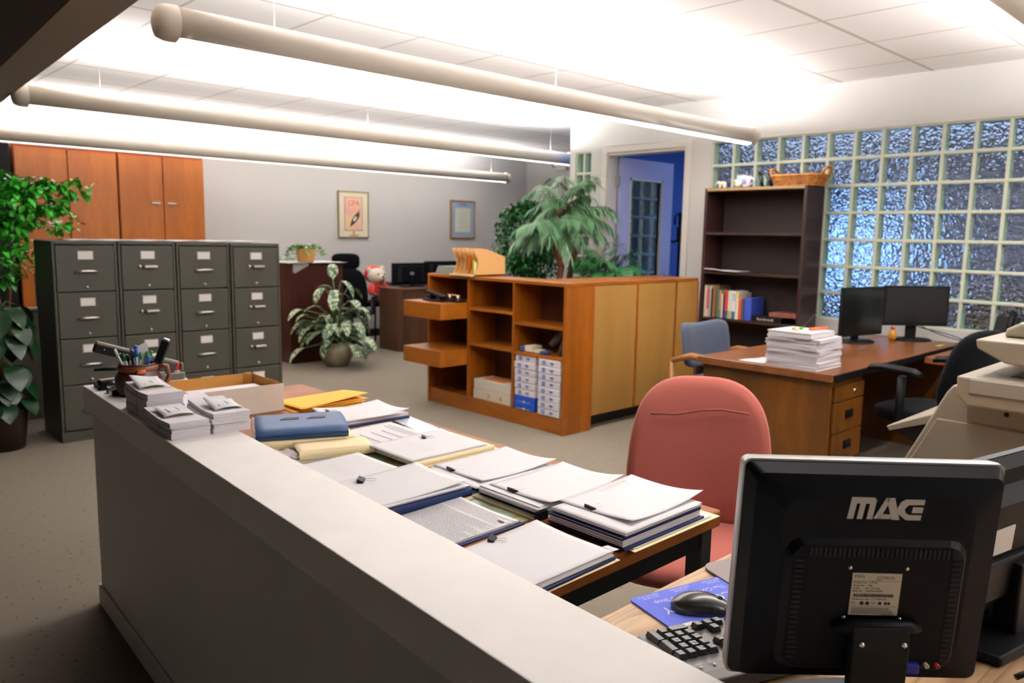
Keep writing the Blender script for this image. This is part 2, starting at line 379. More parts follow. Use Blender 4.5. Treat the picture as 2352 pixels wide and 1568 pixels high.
# baseboards
struct(MB().box(WX - .015, WX, -3.0, 3.99, 0, .11).build('baseboard_right', mat('pale_base', '#b9b8a0', .6)))
struct(MB().box(1.0, 8.85, BY - .015, BY, 0, .1).build('baseboard_back', M_dsteel))

# ================================================================== PENDANT LIGHTS
M_tube = mat('lamp_housing', '#cdc5b9', .4, spec=.4)
M_lens = mat('lamp_lens', '#fff9f3', .5, emit=DOWN_S)
M_lens_dim = mat('lamp_lens_dim', '#fff9f3', .5, emit=DOWN_S * .12)
def pendant(label, y, z, x0, x1, joints, dim=False):
    t = thing('pendant_light', label, 'light', (x0, y, z), 0, 'long tubular pendant lights')
    L = x1 - x0; n = 22; R_ = .068
    # C shaped housing: open above, slot with lens below
    h = MB(); a0, a1 = radians(-58), radians(62)
    for s in (1, -1):
        pts = [(s * R_ * cos(a0 + (a1 - a0) * i / n), R_ * sin(a0 + (a1 - a0) * i / n)) for i in range(n + 1)]
        inner = [(p[0] * .94, p[1] * .94) for p in pts][::-1]
        h.prism(pts + inner, .06, L - .06, 'x')
    for k, v in enumerate(h.v): pass
    h.sm = [len(f) == 4 for f in h.f]
    h.build('housing', M_tube, t)
    for xx, s in ((.06, -1), (L - .06, 1)):
        MB(T(xx, 0, 0) @ Ry(radians(90) * s)).lathe([(R_ * 1.03, -.02), (R_ * 1.03, .02), (R_ * .9, .05), (R_ * .5, .062), (0, .064)], n=28).build('end_cap', M_tube, t)
    lens = MB(); e = [0.09] + [j - x0 for j in joints] + [L - .09]
    for a, b in zip(e, e[1:]):
        ln = MB(); ln.prism([(.036 * cos(q), -.054 - (.006 if dim else .014) * sin(q)) for q in [pi * i / 8 for i in range(9)]], a + .004, b - .004, 'x')
        ln.build('lens', M_lens_dim if dim else M_lens, t)
    for xx in (.5, L / 2, L - .35): MB().tube([(xx, 0, R_ * .8), (xx, 0, CEIL - z)], .0006, 5).build('suspension_cable', mat('cable_grey', '#8f8b88', .6), t)
    for sg in (-1, 1):       # wide batwing uplight: two strips tilted outward
        area('uplight', (L / 2, sg * .02, .045), L - .2, .05, UP_W * L / 9, (1, .968, .965), (pi + sg * radians(54), 0, 0), t)
    return t
pendant('long cream tubular pendant light hanging nearest the camera above the papered desk', 3.25, 2.2, 1.16, 5.68, [2.5, 3.5, 4.5])
pendant('long cream tubular pendant light hanging second from the back wall', 5.66, 2.2, 1.16, 6.25, [2.4, 3.6, 4.8], True)
pendant('long cream tubular pendant light hanging in front of the orange wardrobes along the back wall', 8.2, 2.2, .9, 7.72, [2.4, 3.6, 4.8, 6.0], True)
pendant('unseen cream tubular pendant light beyond the frame over the copier end of the room', -1.54, 2.2, 1.16, 5.68, [2.5, 3.5, 4.5])  # out of view; continues the row, added to light near-facing sides
pendant('cream tubular pendant light cut off in the upper right corner of the photo', .86, 2.2, 1.16, 5.68, [2.5, 3.5, 4.5])

# ================================================================== RECEPTION COUNTER
M_lam = mat('counter_laminate', '#f8f4f1', .42, spec=.35, var=.03, vs=9)
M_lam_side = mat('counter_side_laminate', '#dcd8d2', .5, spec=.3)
t = thing('reception_counter', 'long grey-beige laminate reception counter running across the foreground with a flat ledge', 'counter', (.793, 3.078, 0), ca)
cb = MB(); cb.prism([(0, 0), (.345, 0), (.345, -.105), (.196, -.105), (.196, -3.45), (0, -3.45)], .752, .834)
cb.build('ledge', M_lam, t, bevel=.003)
MB().box(.022, .165, -3.43, -.02, .0, .752).build('panel', M_lam_side, t)
MB().box(.012, .022, -3.43, -.012, 0, .078).box(.012, .165, -.02, -.010, 0, .078).build('kickboard', mat('kick_vinyl', '#d8d3cb', .5), t, bevel=.004)

# ================================================================== DESK WITH THE PAPERS
t = thing('work_table', 'walnut-topped table covered with paper stacks behind the reception counter', 'table', (1.33, 1.98, 0))
DX0, DX1, DY0, DY1 = .995 - 1.33, 1.655 - 1.33, .975 - 1.98, 3.06 - 1.98
MB().prism([(.868 - 1.33, DY0), (DX1, DY0), (DX1, DY1), (.972 - 1.33, DY1)], .698, .74).build('tabletop', M_dot, t, bevel=.006, seg=3)
fr = MB(); fr.box(DX0 + .02, DX1 - .04, DY0 + .02, DY0 + .045, .648, .698); fr.box(DX0 + .02, DX1 - .04, DY1 - .045, DY1 - .02, .648, .698)
fr.box(DX1 - .065, DX1 - .04, DY0 + .045, DY1 - .045, .648, .698); fr.box(DX0 + .02, DX0 + .045, DY0 + .045, DY1 - .045, .648, .698)
fr.build('apron', M_black, t)
for x, y in ((DX0 + .02, DY0 + .02), (DX1 - .058, DY0 + .015), (DX0 + .02, DY1 - .06), (DX1 - .058, DY1 - .06)):
    MB().box(x, x + .045, y, y + .045, 0, .698).build('leg', mat('leg_paint', '#232424', .35), t, bevel=.003)

# ================================================================== COMPUTER DESK
t = thing('computer_desk', 'pale oak desk holding the big black monitor, keyboard and mouse', 'desk', (1.55, .2, 0))
MB().box(.885 - 1.55, 2.35 - 1.55, -.55 - .2, .822 - .2, .712, .738).build('desktop', M_oak, t, bevel=.004)
for y0, y1 in ((-.5 - .2, -.475 - .2), (.70 - .2, .725 - .2)):
    MB().box(2.25 - 1.55, 2.30 - 1.55, y0, y1, 0, .712).build('leg', M_black, t)
MB().box(.93 - 1.55, .955 - 1.55, -.7, .52, 0, .712).build('side_panel', mat('oak_side', '#a3825e', .5), t)
MB().box(.955 - 1.55, 2.25 - 1.55, -.70, -.68, .3, .712).build('modesty_panel', MATS['oak_side'], t)

# ================================================================== FILING CABINETS
M_cab = mat('olive_grey_steel', '#403f36', .42, spec=.4, var=.04, vs=4)
M_card = mat('label_card', '#f6f2f0', .8)
def filing_cabinet(i, label, x, wd, h, kind, off):
    t = thing('filing_cabinet', label, 'filing cabinet', (x, 5.607 + off, 0), 0, 'four drawer filing cabinets')
    D = .45; e = .016
    b = MB(); b.box(0, wd, .0, D, 0, .065); b.box(0, e, 0, D, .065, h); b.box(wd - e, wd, 0, D, .065, h); b.box(e, wd - e, 0, D, h - .022, h); b.box(e, wd - e, .03, D, .065, h - .022)
    b.build('body', M_cab, t, bevel=.003)
    n = 4; dh = (h - .022 - .075) / n
    for k in range(n):
        z0 = .075 + dh * (n - 1 - k); z1 = z0 + dh - .008; dr = MB()
        dr.box(e + .003, wd - e - .003, -.004, .028, z0, z1)
        d = dr.build('drawer', M_cab, t, bevel=.004)
        zc = z1 - .062 if kind == 0 else z1 - .062
        lx = wd / 2
        fr = MB(); fr.box(lx - .046, lx + .046, -.008, -.003, zc - .027, zc + .027); fr.build('label_holder', M_steel, d, bevel=.001)
        MB().box(lx - .040, lx + .040, -.0095, -.007, zc - .021, zc + .021).build('label_card', M_card, d)
        zz = z1 - .168 if kind == 0 else z1 - .140
        hb = MB()
        if kind == 0:
            pts = [(lx - .062, -.004, zz), (lx - .058, -.022, zz), (lx - .03, -.034, zz + .004), (lx + .03, -.034, zz + .004), (lx + .058, -.022, zz), (lx + .062, -.004, zz)]
            hb.tube(pts, .0075, 8)
        else:
            hb.cbox((lx + .012, -.022, zz), (.085, .03, .016)); hb.ball((lx - .055, -.012, zz), (.012, .012, .012), 10)
        hb.build('handle', M_steel, d, bevel=.003 if kind else 0)
        MB(T(lx, -.006, z0 + .028) @ Rx(radians(90))).lathe([(0, .010), (.008, .009), (.009, 0), (.009, -.004)], n=12).build('lock', M_steel, d)
    return t
cabs = [('olive-grey four-drawer filing cabinet farthest from the potted floor plant with pale leaves, beside the dark corner', 1.309, .385, 1.315, 0, 0),
        ('olive-grey four-drawer filing cabinet, second from the leafy corner, square handles', 1.702, .374, 1.315, 1, 0),
        ('olive-grey four-drawer filing cabinet with curved handles, third from the leafy corner', 2.084, .380, 1.310, 0, 0),
        ('olive-grey four-drawer filing cabinet at the aisle end of the row, square handles', 2.472, .384, 1.305, 1, -.01)]
cabs[0] = ('olive-grey four-drawer filing cabinet at the leafy corner end of the row, curved handles',) + cabs[0][1:]
for i, a in enumerate(cabs): filing_cabinet(i, *a)
# cloth / paper on top of the cabinets
o = MB().grid(30, 8, lambda u, v: (1.42 + 1.38 * u, 5.615 + .42 * v, 1.3195 + .004 * abs(sin(u * 19 + v * 3)) ** 3), t=.0015).build('paper_cover', M_paper)
tag(o, 'thin white paper lying along the tops of the filing cabinets', 'paper')

# ================================================================== WARDROBES, BLACK CABINET
M_ward = wood('orange_veneer', '#b4661c', '#9a5010', 'z', 5, 9, .32, lines=.12)
def wardrobe(label, x0, x1, handles):
    t = thing('wardrobe', label, 'wardrobe', (x0, 8.4, 0), 0, 'orange veneer wardrobes')
    W = x1 - x0
    b = MB(); b.box(0, .02, .02, .58, 0, 2.15); b.box(W - .02, W, .02, .58, 0, 2.15); b.box(.02, W - .02, .02, .58, 2.13, 2.15); b.box(.02, W - .02, .56, .58, 0, 2.13); b.box(.02, W - .02, .02, .56, 0, .08)
    b.build('carcass', wood('dark_veneer', '#8a3d12', '#6b2c0c', 'z', 5, 9, .4), t)
    for k in (0, 1):
        a = .006 + k * (W / 2); c = a + W / 2 - .009
        d = MB().box(a, c, 0, .02, .085, 2.128).build('door', M_ward, t, bevel=.002)
        if handles:
            hx = c - .055 if k == 0 else a + .055
            MB().cbox((hx - (.02 if k == 0 else -.02), -.008, 1.665), (.085, .016, .012)).build('handle', M_steel, d)
wardrobe('orange veneer wardrobe with two plain doors, behind the bushy green plant', 1.70, 2.578, False)
wardrobe('orange veneer wardrobe with two small door handles, beside the pale wall', 2.59, 3.44, True)
t = thing('storage_cabinet', 'tall black cabinet beside the orange wardrobes, mostly hidden by the green plant', 'cabinet', (.85, 8.3, 0))
MB().box(0, .80, 0, .6, 0, 2.14).build('body', M_black, t, bevel=.004); MB().box(.01, .395, -.018, -.001, .05, 2.12).build('door', M_black, t, bevel=.003); MB().box(.405, .79, -.018, -.001, .05, 2.12).build('door', M_black, t, bevel=.003)

# low partition and pale bin behind the first cabinet
t = thing('low_partition', 'low grey office partition with a pale cap behind the leafy floor plant', 'partition', (1.0, 6.45, 0))
MB().box(-.6, .60, 0, .05, 0, .80).build('panel', mat('partition_fabric', '#5e5b52', .9, bump=.3, bs=400), t); MB().box(-.6, .61, -.008, .058, .80, .822).build('cap', mat('cap_paint', '#8f8a7d', .5), t, bevel=.004)
t = thing('waste_bin', 'tall pale grey bin standing between the low partition and the filing cabinets', 'bin', (1.72, 7.5, 0))
MB().box(-.09, .10, -.09, .1, 0, 1.02).build('body', mat('bin_grey', '#b5ad9f', .6), t, bevel=.012)

# ================================================================== PICTURES
def picture(name, label, x0, x1, z0, z1, fm, fw, mm, inner, im):
    t = thing(name, label, 'picture', ((x0 + x1) / 2, BY - .012, (z0 + z1) / 2)); W, H = x1 - x0, z1 - z0
    f = MB(); a, b = W / 2, H / 2
    f.box(-a, a, -.014, .011, -b, -b + fw); f.box(-a, a, -.014, .011, b - fw, b); f.box(-a, -a + fw, -.014, .011, -b + fw, b - fw); f.box(a - fw, a, -.014, .011, -b + fw, b - fw)
    f.build('frame', fm, t, bevel=.002)
    MB().box(-a + fw, a - fw, -.004, .008, -b + fw, b - fw).build('mat_board', mm, t)
    p = MB().box(inner[0], inner[1], -.007, -.003, inner[2], inner[3]).build('print', im, t)
    return t, p
t, p = picture('framed_poster', 'gold framed cream poster with a pink panel reading CPA and a black quill nib', 5.42, 5.88, 1.334, 1.938, mat('brass_frame', '#8f7a4a', .35, metal=.6), .010,
               mat('cream_mat', '#efe6c9', .8), (-.125, .125, -.20, .215), variegated('poster_pink', '#e6a9a0', '#edc79b', 5, .4, .6, .8))
fr = MB(); 
for a in ((-.135, -.130, -.21, .225), (.130, .135, -.21, .225), (-.135, .135, .22, .225), (-.135, .135, -.21, -.205)): fr.box(a[0], a[1], -.008, -.004, a[2], a[3])
fr.build('keyline', M_ink, t)
text('lettering', 'CPA', .098, mat('crimson_ink', '#c05a6c', .8), t, T(0, -.0075, .115) @ Rx(pi / 2), align='CENTER')
nib = MB(); nib.prism([(-.055, -.165), (-.045, -.115), (-.02, -.06), (.01, -.015), (.05, .02), (.075, .04), (.088, .08), (.085, .03), (.09, -.01), (.075, -.045), (.045, -.085), (0, -.125)], -.010, -.0072, 'y')
n_ = nib.build('quill', M_dink, t)
MB().prism([(-.01, -.09), (.0, -.05), (.03, -.02), (.045, -.03), (.04, -.06), (.015, -.085)], -.0105, -.0098, 'y').build('quill_slit', MATS['cream_mat'], t)
MB().box(-.06, .075, -.008, -.0035, -.283, -.262).box(-.012, .012, -.008, -.0035, -.262, -.215).build('base_ornament', mat('tan_ink', '#b09468', .8), t)
t, p = picture('framed_certificate', 'wood framed certificate with a blue-grey mount hanging beside the leafy trees', 7.29, 7.76, 1.34, 1.90, wood('frame_wood', '#946b3e', '#77522c', 'z', 8, 6), .022,
               mat('blue_mat', '#8fa3ba', .8), (-.145, .145, -.185, .165), mat('cert_paper', '#d9dccb', .85))
ln = MB()
for k in range(13): w_ = random.uniform(.05, .11); ln.box(-w_, w_, -.0085, -.0068, .13 - k * .021, .133 - k * .021)
ln.build('print_lines', mat('faint_ink', '#a9ab9c', .8), t); MB().box(-.09, .09, -.0085, -.0035, .205, .215).box(-.05, .05, -.0085, -.0035, .225, .232).build('heading', mat('slate_ink', '#4d5c74', .8), t)

# ================================================================== MAHOGANY CABINET, IVY, CLOTH
M_mah = wood('mahogany', '#40140b', '#2a0a05', 'z', 5, 10, .3, lines=.1)
t = thing('mahogany_cabinet', 'dark mahogany cabinet standing behind the plant with silvery striped leaves', 'cabinet', (3.965, 7.55, 0))
MB().box(0, .64, .0, .45, .0, 1.045).build('body', M_mah, t, bevel=.003); MB().box(-.01, .65, -.01, .46, 1.045, 1.068).build('top', M_mah, t, bevel=.003)
def clothf(u, v):
    x = 3.93 + .70 * u; y = 7.50 + .50 * v; z = 1.0725 + .004 * abs(sin(u * 14) * cos(v * 9))
    return (x, y, z)
cl = MB(); cl.grid(24, 14, clothf, t=.002)
cl.grid(8, 6, lambda u, v: (3.99 + .19 * u * (1) + .0 * v, 7.534 - .004 * sin(u * 9), 1.076 - v * (.028 + .085 * (1 - abs(u - .15) * 1.17))), t=.0015)
tag(cl.build('lace_cloth', mat('lace', '#ebe7e6', .9)), 'white lace cloth spread over the dark mahogany cabinet with a corner hanging down', 'cloth')

# ---- leaves
def leaf(mb, base, d, L, W, droop=.4, up=Vector((0, 0, 1)), n=5, fold=.25, tip=1.0):
    """one leaf: rows of three vertices along a drooping midrib"""
    d = Vector(d).normalized(); s = d.cross(up)
    if s.length < 1e-3: s = Vector((1, 0, 0))
    s.normalize(); nrm = s.cross(d).normalized(); p = Vector(base); vs = []; dd = d.copy(); st = L / n
    for i in range(n + 1):
        u = i / n; w_ = W / 2 * (sin(pi * min(1, u ** .8 * .97 + .03)) ** .8) * tip if 0 < i < n else W * .02
        k = s.cross(dd).normalized()
        vs += [p - s * w_ + k * w_ * fold, p.copy(), p + s * w_ + k * w_ * fold]
        dd = (dd + Vector((0, 0, -droop / n * 1.6))).normalized(); p = p + dd * st
    mb.add(vs, [(3 * i + a, 3 * i + a + 1, 3 * i + a + 4, 3 * i + a + 3) for i in range(n) for a in (0, 1)], True)
def rdir(el0, el1, az=None):
    a = random.uniform(0, 2 * pi) if az is None else az; e = radians(random.uniform(el0, el1))
    return Vector((cos(a) * cos(e), sin(a) * cos(e), sin(e)))
def pot(prof, m, parent, n=32, soil=None):
    MB().lathe(prof, n=n).build('pot', m, parent)
    if soil: MB().lathe([(0, soil[1]), (soil[0], soil[1])], n=24).build('soil', M_soil, parent)

M_ivy = variegated('ivy_leaf', '#3c7a35', '#86a85e', 40)
random.seed(3)
t = thing('potted_ivy', 'small trailing ivy in a square-looking tan pot on the mahogany cabinet', 'plant', (4.215, 7.66, 1.08))
MB().lathe([(0, 0), (.085, 0), (.105, .135), (.11, .14), (.098, .14), (.09, .12)], n=4 * 6).build('pot', mat('tan_pot', '#dba45c', .6), t)
MB().lathe([(0, .122), (.095, .122)], n=20).build('soil', M_soil, t)
fo = MB(); st = MB()
for k in range(11):
    a = radians(random.choice([150, 170, 190, 200, 215, 10, -20, 250, 290])) + random.uniform(-.3, .3); p = Vector((0, 0, .125)); pts = [p.copy()]; d = Vector((cos(a) * .8, sin(a) * .8, .9))
    for j in range(7):
        p = p + d * .035; d = d + Vector((0, 0, -.42)); d.normalize(); p.z = max(p.z, .012) ; pts.append(p.copy())
        for q in range(2): leaf(fo, p, rdir(-30, 50), random.uniform(.035, .055), .034, .5, n=3)
    st.tube(pts, .0018, 5)
for k in range(50): leaf(fo, (random.uniform(-.08, .08), random.uniform(-.08, .08), .125 + random.uniform(0, .03)), rdir(0, 60), .045, .032, .4, n=3)
for k in range(26): leaf(fo, (-.12 - random.uniform(0, .22), random.uniform(-.06, .1), .012 + random.uniform(0, .035)), rdir(0, 50), .05, .036, .4, n=3)
fo.build('foliage', M_ivy, t); st.build('vine', M_ivy, t)

# ================================================================== SILVERY FLOOR PLANT
M_agl = variegated('silver_leaf', '#27482a', '#aebf98', 38, .47, .57, .35)
M_stem = mat('green_stem', '#4c6b35', .6)
random.seed(11)
t = thing('silver_leaf_plant', 'bushy floor plant with silver and green striped leaves in a round ribbed pot', 'plant', (4.30, 7.19, 0))
pr = [(0, 0), (.10, 0), (.115, .02), (.155, .07), (.178, .13), (.175, .18), (.15, .225), (.135, .24), (.14, .25), (.125, .25), (.12, .22)]
pb = MB().lathe(pr, n=56)
for i in range(0, len(pb.v)):
    x, y, z = pb.v[i]
    if .01 < z < .2 and i % 2: pb.v[i] = (x * .95, y * .95, z)
pb.build('pot', mat('ribbed_ceramic', '#8d846b', .45, var=.15, vs=12), t); MB().lathe([(0, .225), (.12, .225)], n=24).build('soil', M_soil, t)
fo = MB(); st = MB()
for k in range(64):
    a = 2 * pi * k / 64 * 7 + random.uniform(-.3, .3); r = random.uniform(.05, .40) * (1 if k % 3 else .55); h = random.uniform(.36, .98) * (1 - .40 * (r / .43)) if k < 30 else random.uniform(.18, .5)
    tip = Vector((cos(a) * r, sin(a) * r, h)); mid = Vector((cos(a) * r * .35, sin(a) * r * .35, h * .72 + .1))
    st.tube([(cos(a) * .04, sin(a) * .04, .22), mid, tip], .005, 6)
    if tip.y > .1: tip.y *= .35
    d = Vector((cos(a), min(sin(a), .15), random.uniform(-.2, .5)))
    leaf(fo, tip, d, random.uniform(.19, .27), random.uniform(.095, .125), random.uniform(.8, 1.4), n=7)
    if k % 2: leaf(fo, mid, (cos(a + 1), min(.2, sin(a + 1)), .5), .17, .08, 1.0, n=6)
fo.build('foliage', M_agl, t); st.build('stem', M_stem, t)

# ================================================================== BROWN LAMINATE DESK + BLACK CHAIR + TOY + MONITORS
M_bl = wood('brown_desk_laminate', '#583620', '#3d2413', 'z', 8, 12, .4, lines=.15)
t = thing('brown_desk', 'brown laminate desk standing behind the open teak shelves', 'desk', (5.37, 7.56, 0))
b = MB(); b.prism([(0, .05), (.05, 0), (.88, 0), (.88, .42), (0, .42)], 0, .725); b.build('body', M_bl, t, bevel=.003)
MB().prism([(-.01, .05), (.045, -.01), (.9, -.01), (.9, .44), (-.01, .44)], .725, .752).build('desktop', M_bl, t, bevel=.003)
def flat_monitor(name, label, loc, rz, w, h, stand_h, logo=None, tiltd=0, base='round', sidebz=.012, group=None, matb=M_black):
    """screen faces local -y; its back faces +y"""
    t = thing(name, label, 'monitor', loc, rz, group)
    X = T(0, 0, stand_h + h / 2) @ Rx(radians(tiltd))
    b = MB(X); b.box(-w / 2, w / 2, -.012, .012, -h / 2, h / 2); b.prism([(-w * .36, .012), (w * .36, .012), (w * .28, .04), (-w * .28, .04)], -h * .36, h * .36); b.build('casing', matb, t, bevel=.003)
    MB(X).box(-w / 2 + sidebz, w / 2 - sidebz, -.0135, -.0115, -h / 2 + .02, h / 2 - sidebz).build('screen', M_blackg, t)
    MB().box(-.035, .035, .03, .05, .01, stand_h + h * .35).build('neck', matb, t, bevel=.004)
    if base == 'round': MB().lathe([(0, 0), (.12, 0), (.12, .006), (.10, .014), (0, .016)], (0, .02, 0), n=32, sx=1.1, sy=.8).build('base', matb, t)
    else: MB().box(-.13, .13, -.08, .11, 0, .014).build('base', matb, t, bevel=.005)
    if logo: MB(X).ball((0, .042, h * .02), logo, 12).build('logo', M_steel, t)
    return t
flat_monitor('computer_monitor', 'black monitor seen from behind on the brown laminate desk', (5.76, 7.88, .752), radians(182), .56, .27, .02, (.035, .004, .022), base='sq')
t = thing('wall_desk', 'brown desk along the back wall behind the teak shelves', 'desk', (6.0, 8.3, 0))
MB().box(0, 1.7, 0, .6, .72, .75).build('desktop', M_bl, t, bevel=.003); MB().box(.02, .05, .02, .58, 0, .72).build('side_panel', M_bl, t); MB().box(1.65, 1.68, .02, .58, 0, .72).build('side_panel', M_bl, t)
flat_monitor('computer_monitor', 'black monitor whose top edge shows behind the grey tray and shelves', (6.73, 8.50, .752), radians(180), .56, .28, .0, None, base='sq')

def office_chair(name, label, loc, rz, seat_h, back_w, back_h, back_z0, arms, headrest=False, m=M_fabric_black, seat_w=.50, base_r=.30, taper=-.12):
    """faces local +y; backrest at -y"""
    t = thing(name, label, 'chair', loc, rz)
    MB(T(0, 0, seat_h) @ Rx(radians(90))).pad(seat_w, .48, .09, e=3.4).build('seat', m, t)
    bk = MB(T(0, -.24, back_z0 + back_h / 2) @ Rx(radians(8))); bk.pad(back_w, back_h, .085, e=3.0, bend=.05, taper=taper); bk.build('backrest', m, t)
    if headrest: MB(T(0, -.30, back_z0 + back_h + .07) @ Rx(radians(6))).pad(.34, .20, .10, e=3.5, bend=.03).build('headrest', m, t)
    MB().tube([(0, -.05, seat_h - .06), (0, -.26, seat_h - .07), (0, -.30, seat_h + .02), (0, -.285, back_z0 + .12)], .022, 8).build('back_bracket', M_black, t)
    MB().tube([(0, 0, .09), (0, 0, seat_h - .05)], .026, 12).cbox((0, 0, seat_h - .06), (.16, .2, .03)).build('gas_lift', M_black, t)
    for k in range(5):
        a = 2 * pi * k / 5 + .3; c, s_ = cos(a), sin(a)
        l = MB().tube([(0, 0, .10), (c * base_r * .6, s_ * base_r * .6, .085), (c * base_r, s_ * base_r, .07)], [.03, .022, .016], 8).build('leg', M_black, t)
        w_ = MB(T(c * base_r, s_ * base_r, .028) @ Rz(a)); w_.tube([(0, -.022, 0), (0, -.006, 0)], .027, 14).tube([(0, .006, 0), (0, .022, 0)], .027, 14).tube([(0, 0, 0), (0, 0, .04)], .008, 6); w_.build('caster', M_black, l)
    if arms:
        for sgn in (-1, 1):
            x = sgn * (seat_w / 2 + .045)
            a = MB().tube([(x * .55, .02, seat_h - .05), (x * .95, .0, seat_h - .02), (x, -.01, seat_h + arms - .03)], .02, 8, flat=1.6).build('armrest', M_black, t)
            MB(T(x, .03, seat_h + arms) @ Rx(radians(90)) @ Rx(radians(-90))).tube([(0, -.14, -.012), (0, -.10, 0), (0, .06, .004), (0, .13, -.006), (0, .15, -.02)], [.022, .032, .034, .03, .018], 10, flat=.6).build('arm_pad', M_black, a)
    return t
office_chair('executive_chair', 'high-backed black office chair with a headrest standing behind the mahogany cabinet', (4.98, 8.04, 0), radians(155), .47, .50, .52, .46, .2, True)
# santa bear toy
t = thing('stuffed_bear', 'white plush bear wearing a red coat sitting beside the black chair', 'toy', (5.50, 8.26, .56))
MB().ball((0, -.02, .13), (.10, .09, .13), 16).build('coat', mat('red_plush', '#d2201c', .95, sheen=.4, bump=.6, bs=300), t)
b = MB().ball((0, -.04, .31), (.125, .11, .10), 20).ball((0, -.13, .29), (.06, .05, .045), 14).ball((-.10, -.02, .385), (.035, .02, .035), 10).ball((.09, -.02, .40), (.035, .02, .04), 10)
hd = b.build('head', mat('white_plush', '#efe4cf', .95, sheen=.4, bump=.6, bs=300), t)
MB().ball((-.045, -.14, .335), .011, 8).build('eye', M_blackg, hd); MB().ball((.045, -.14, .335), .011, 8).build('eye', M_blackg, hd); MB().ball((0, -.178, .305), .015, 8).build('nose', M_blackg, hd)
MB().ball((0, .04, .33), (.135, .07, .11), 14).build('hood', MATS['red_plush'], t)
for s_ in (-1, 1):
    a = MB().tube([(.08 * s_, -.04, .20), (.13 * s_, -.10, .14), (.14 * s_, -.15, .09)], [.04, .04, .035], 10).build('arm', MATS['red_plush'], t)
    MB().ball((.14 * s_, -.165, .075), .035, 10).build('paw', MATS['white_plush'], a)
t2 = thing('side_chair', 'dark chair on which the plush bear sits', 'chair', (5.50, 8.36, 0))
MB(T(0, 0, .52) @ Rx(radians(90))).pad(.44, .42, .07).build('seat', M_fabric_black, t2)
for x in (-.17, .17):
    for y in (-.16, .16): MB().tube([(x, y, 0), (x, y, .50)], .012, 8).build('leg', M_black, t2)

# ================================================================== OPEN TEAK SHELVING UNIT (front faces -x)
TX, TY0, TY1, TH = 3.97, 3.625, 5.185, 1.078
t = thing('shelving_unit', 'low open teak shelving unit with nine compartments and two pulled-out drawers', 'shelves', (TX, TY0, 0))
L_ = TY1 - TY0; D_ = .30
b = MB(); b.box(0, D_, -.002, .022, 0, TH - .024); b.build('side_panel', M_teak, t, bevel=.002)
b = MB(); b.box(0, D_, L_ - .022, L_, 0, TH - .024); b.build('side_panel', M_teak, t, bevel=.002)
for y in (.527, 1.043): MB().box(.004, D_ - .01, y - .011, y + .011, .118, TH - .024).build('divider', M_teak, t, bevel=.001)
MB().box(-.002, D_, -.004, L_ + .002, TH - .024, TH).build('top', M_teakx, t, bevel=.002)
MB().box(.012, D_, .022, L_ - .022, .095, .118).build('bottom_shelf', M_teakx, t); MB().box(.012, .03, .022, L_ - .022, 0, .095).build('plinth', M_teakx, t)
MB().box(D_ - .012, D_ - .002, .022, L_ - .022, .0, TH - .024).build('back_panel', wood('dark_teak', '#5a2c12', '#43200c', 'z', 6, 10, .5), t)
for y0, y1, zs in ((.022, .516, (.758, .540)), (.538, 1.032, (.825, .545))):
    for z in zs: MB().box(.004, D_ - .012, y0, y1, z - .010, z + .010).build('shelf', M_teakx, t, bevel=.001)
for z in (.745, .375):     # drawers pulled out of the far column
    d = thing('pulled_drawer', 'x', 'drawer'); del d['label'], d['category']; d.name = 'drawer'; d.parent = t; d.location = (-.265, 1.056, z)
    MB().box(0, .5, 0, .478, 0, .125).build('box', M_teakx, d, bevel=.002)
# things on the shelves
def Wp(o): return o
M_holes = M_black
t = thing('hole_punch', 'black two-hole punch lying on the upper pulled-out teak drawer', 'hole punch', (3.86, 4.92, .871))
MB().box(-.05, .05, -.12, .13, 0, .014).build('base', M_black, t, bevel=.003); MB(T(0, 0, .05) @ Rx(radians(9))).box(-.03, .03, -.11, .12, -.012, .014).build('lever', M_black, t, bevel=.006)
MB().box(-.03, .03, -.07, -.03, .014, .045).box(-.03, .03, .05, .09, .014, .045).build('punch_block', M_dsteel, t, bevel=.002)
t = thing('hole_punch', 'three-hole punch with chrome bar lying beside the black punch in the teak unit', 'hole punch', (3.93, 4.765, .871))
MB().box(-.05, .05, -.07, .08, 0, .012).build('base', M_black, t, bevel=.002)
MB().tube([(-.02, -.07, .05), (-.02, .08, .055)], .008, 10).build('bar', mat('brass', '#b8985a', .3, metal=1), t)
for y in (-.05, .05): MB().tube([(-.02, y, .012), (-.02, y, .055)], .012, 12).build('punch_block', M_steel, t)
for k, (z, lb) in enumerate(((.118, 'lower white carton of the two stacked on the middle bottom teak shelf'), (.197, 'upper white carton with an orange lid mark, topmost on the middle bottom teak shelf'))):
    o = thing('carton', lb, 'box', (4.075, 4.40, z), 0, 'white cartons in the teak unit')
    MB().box(-.085 + .004 * k, .115, -.215 + .003 * k, .215, 0, .076).build('box', mat('carton_white', '#ddd5c7', .75, var=.03, vs=20), o, bevel=.003)
    MB().box(-.05, .10, -.10, .15, .0762, .0772).build('lid_mark', mat('orange_print', '#d78a45', .8), o)
    if k == 0: MB().box(-.0865, -.0845, -.12, -.09, .018, .055).box(-.0865, -.0845, .02, .045, .015, .055).build('side_mark', mat('orange_print2', '#dca45e', .8), o)
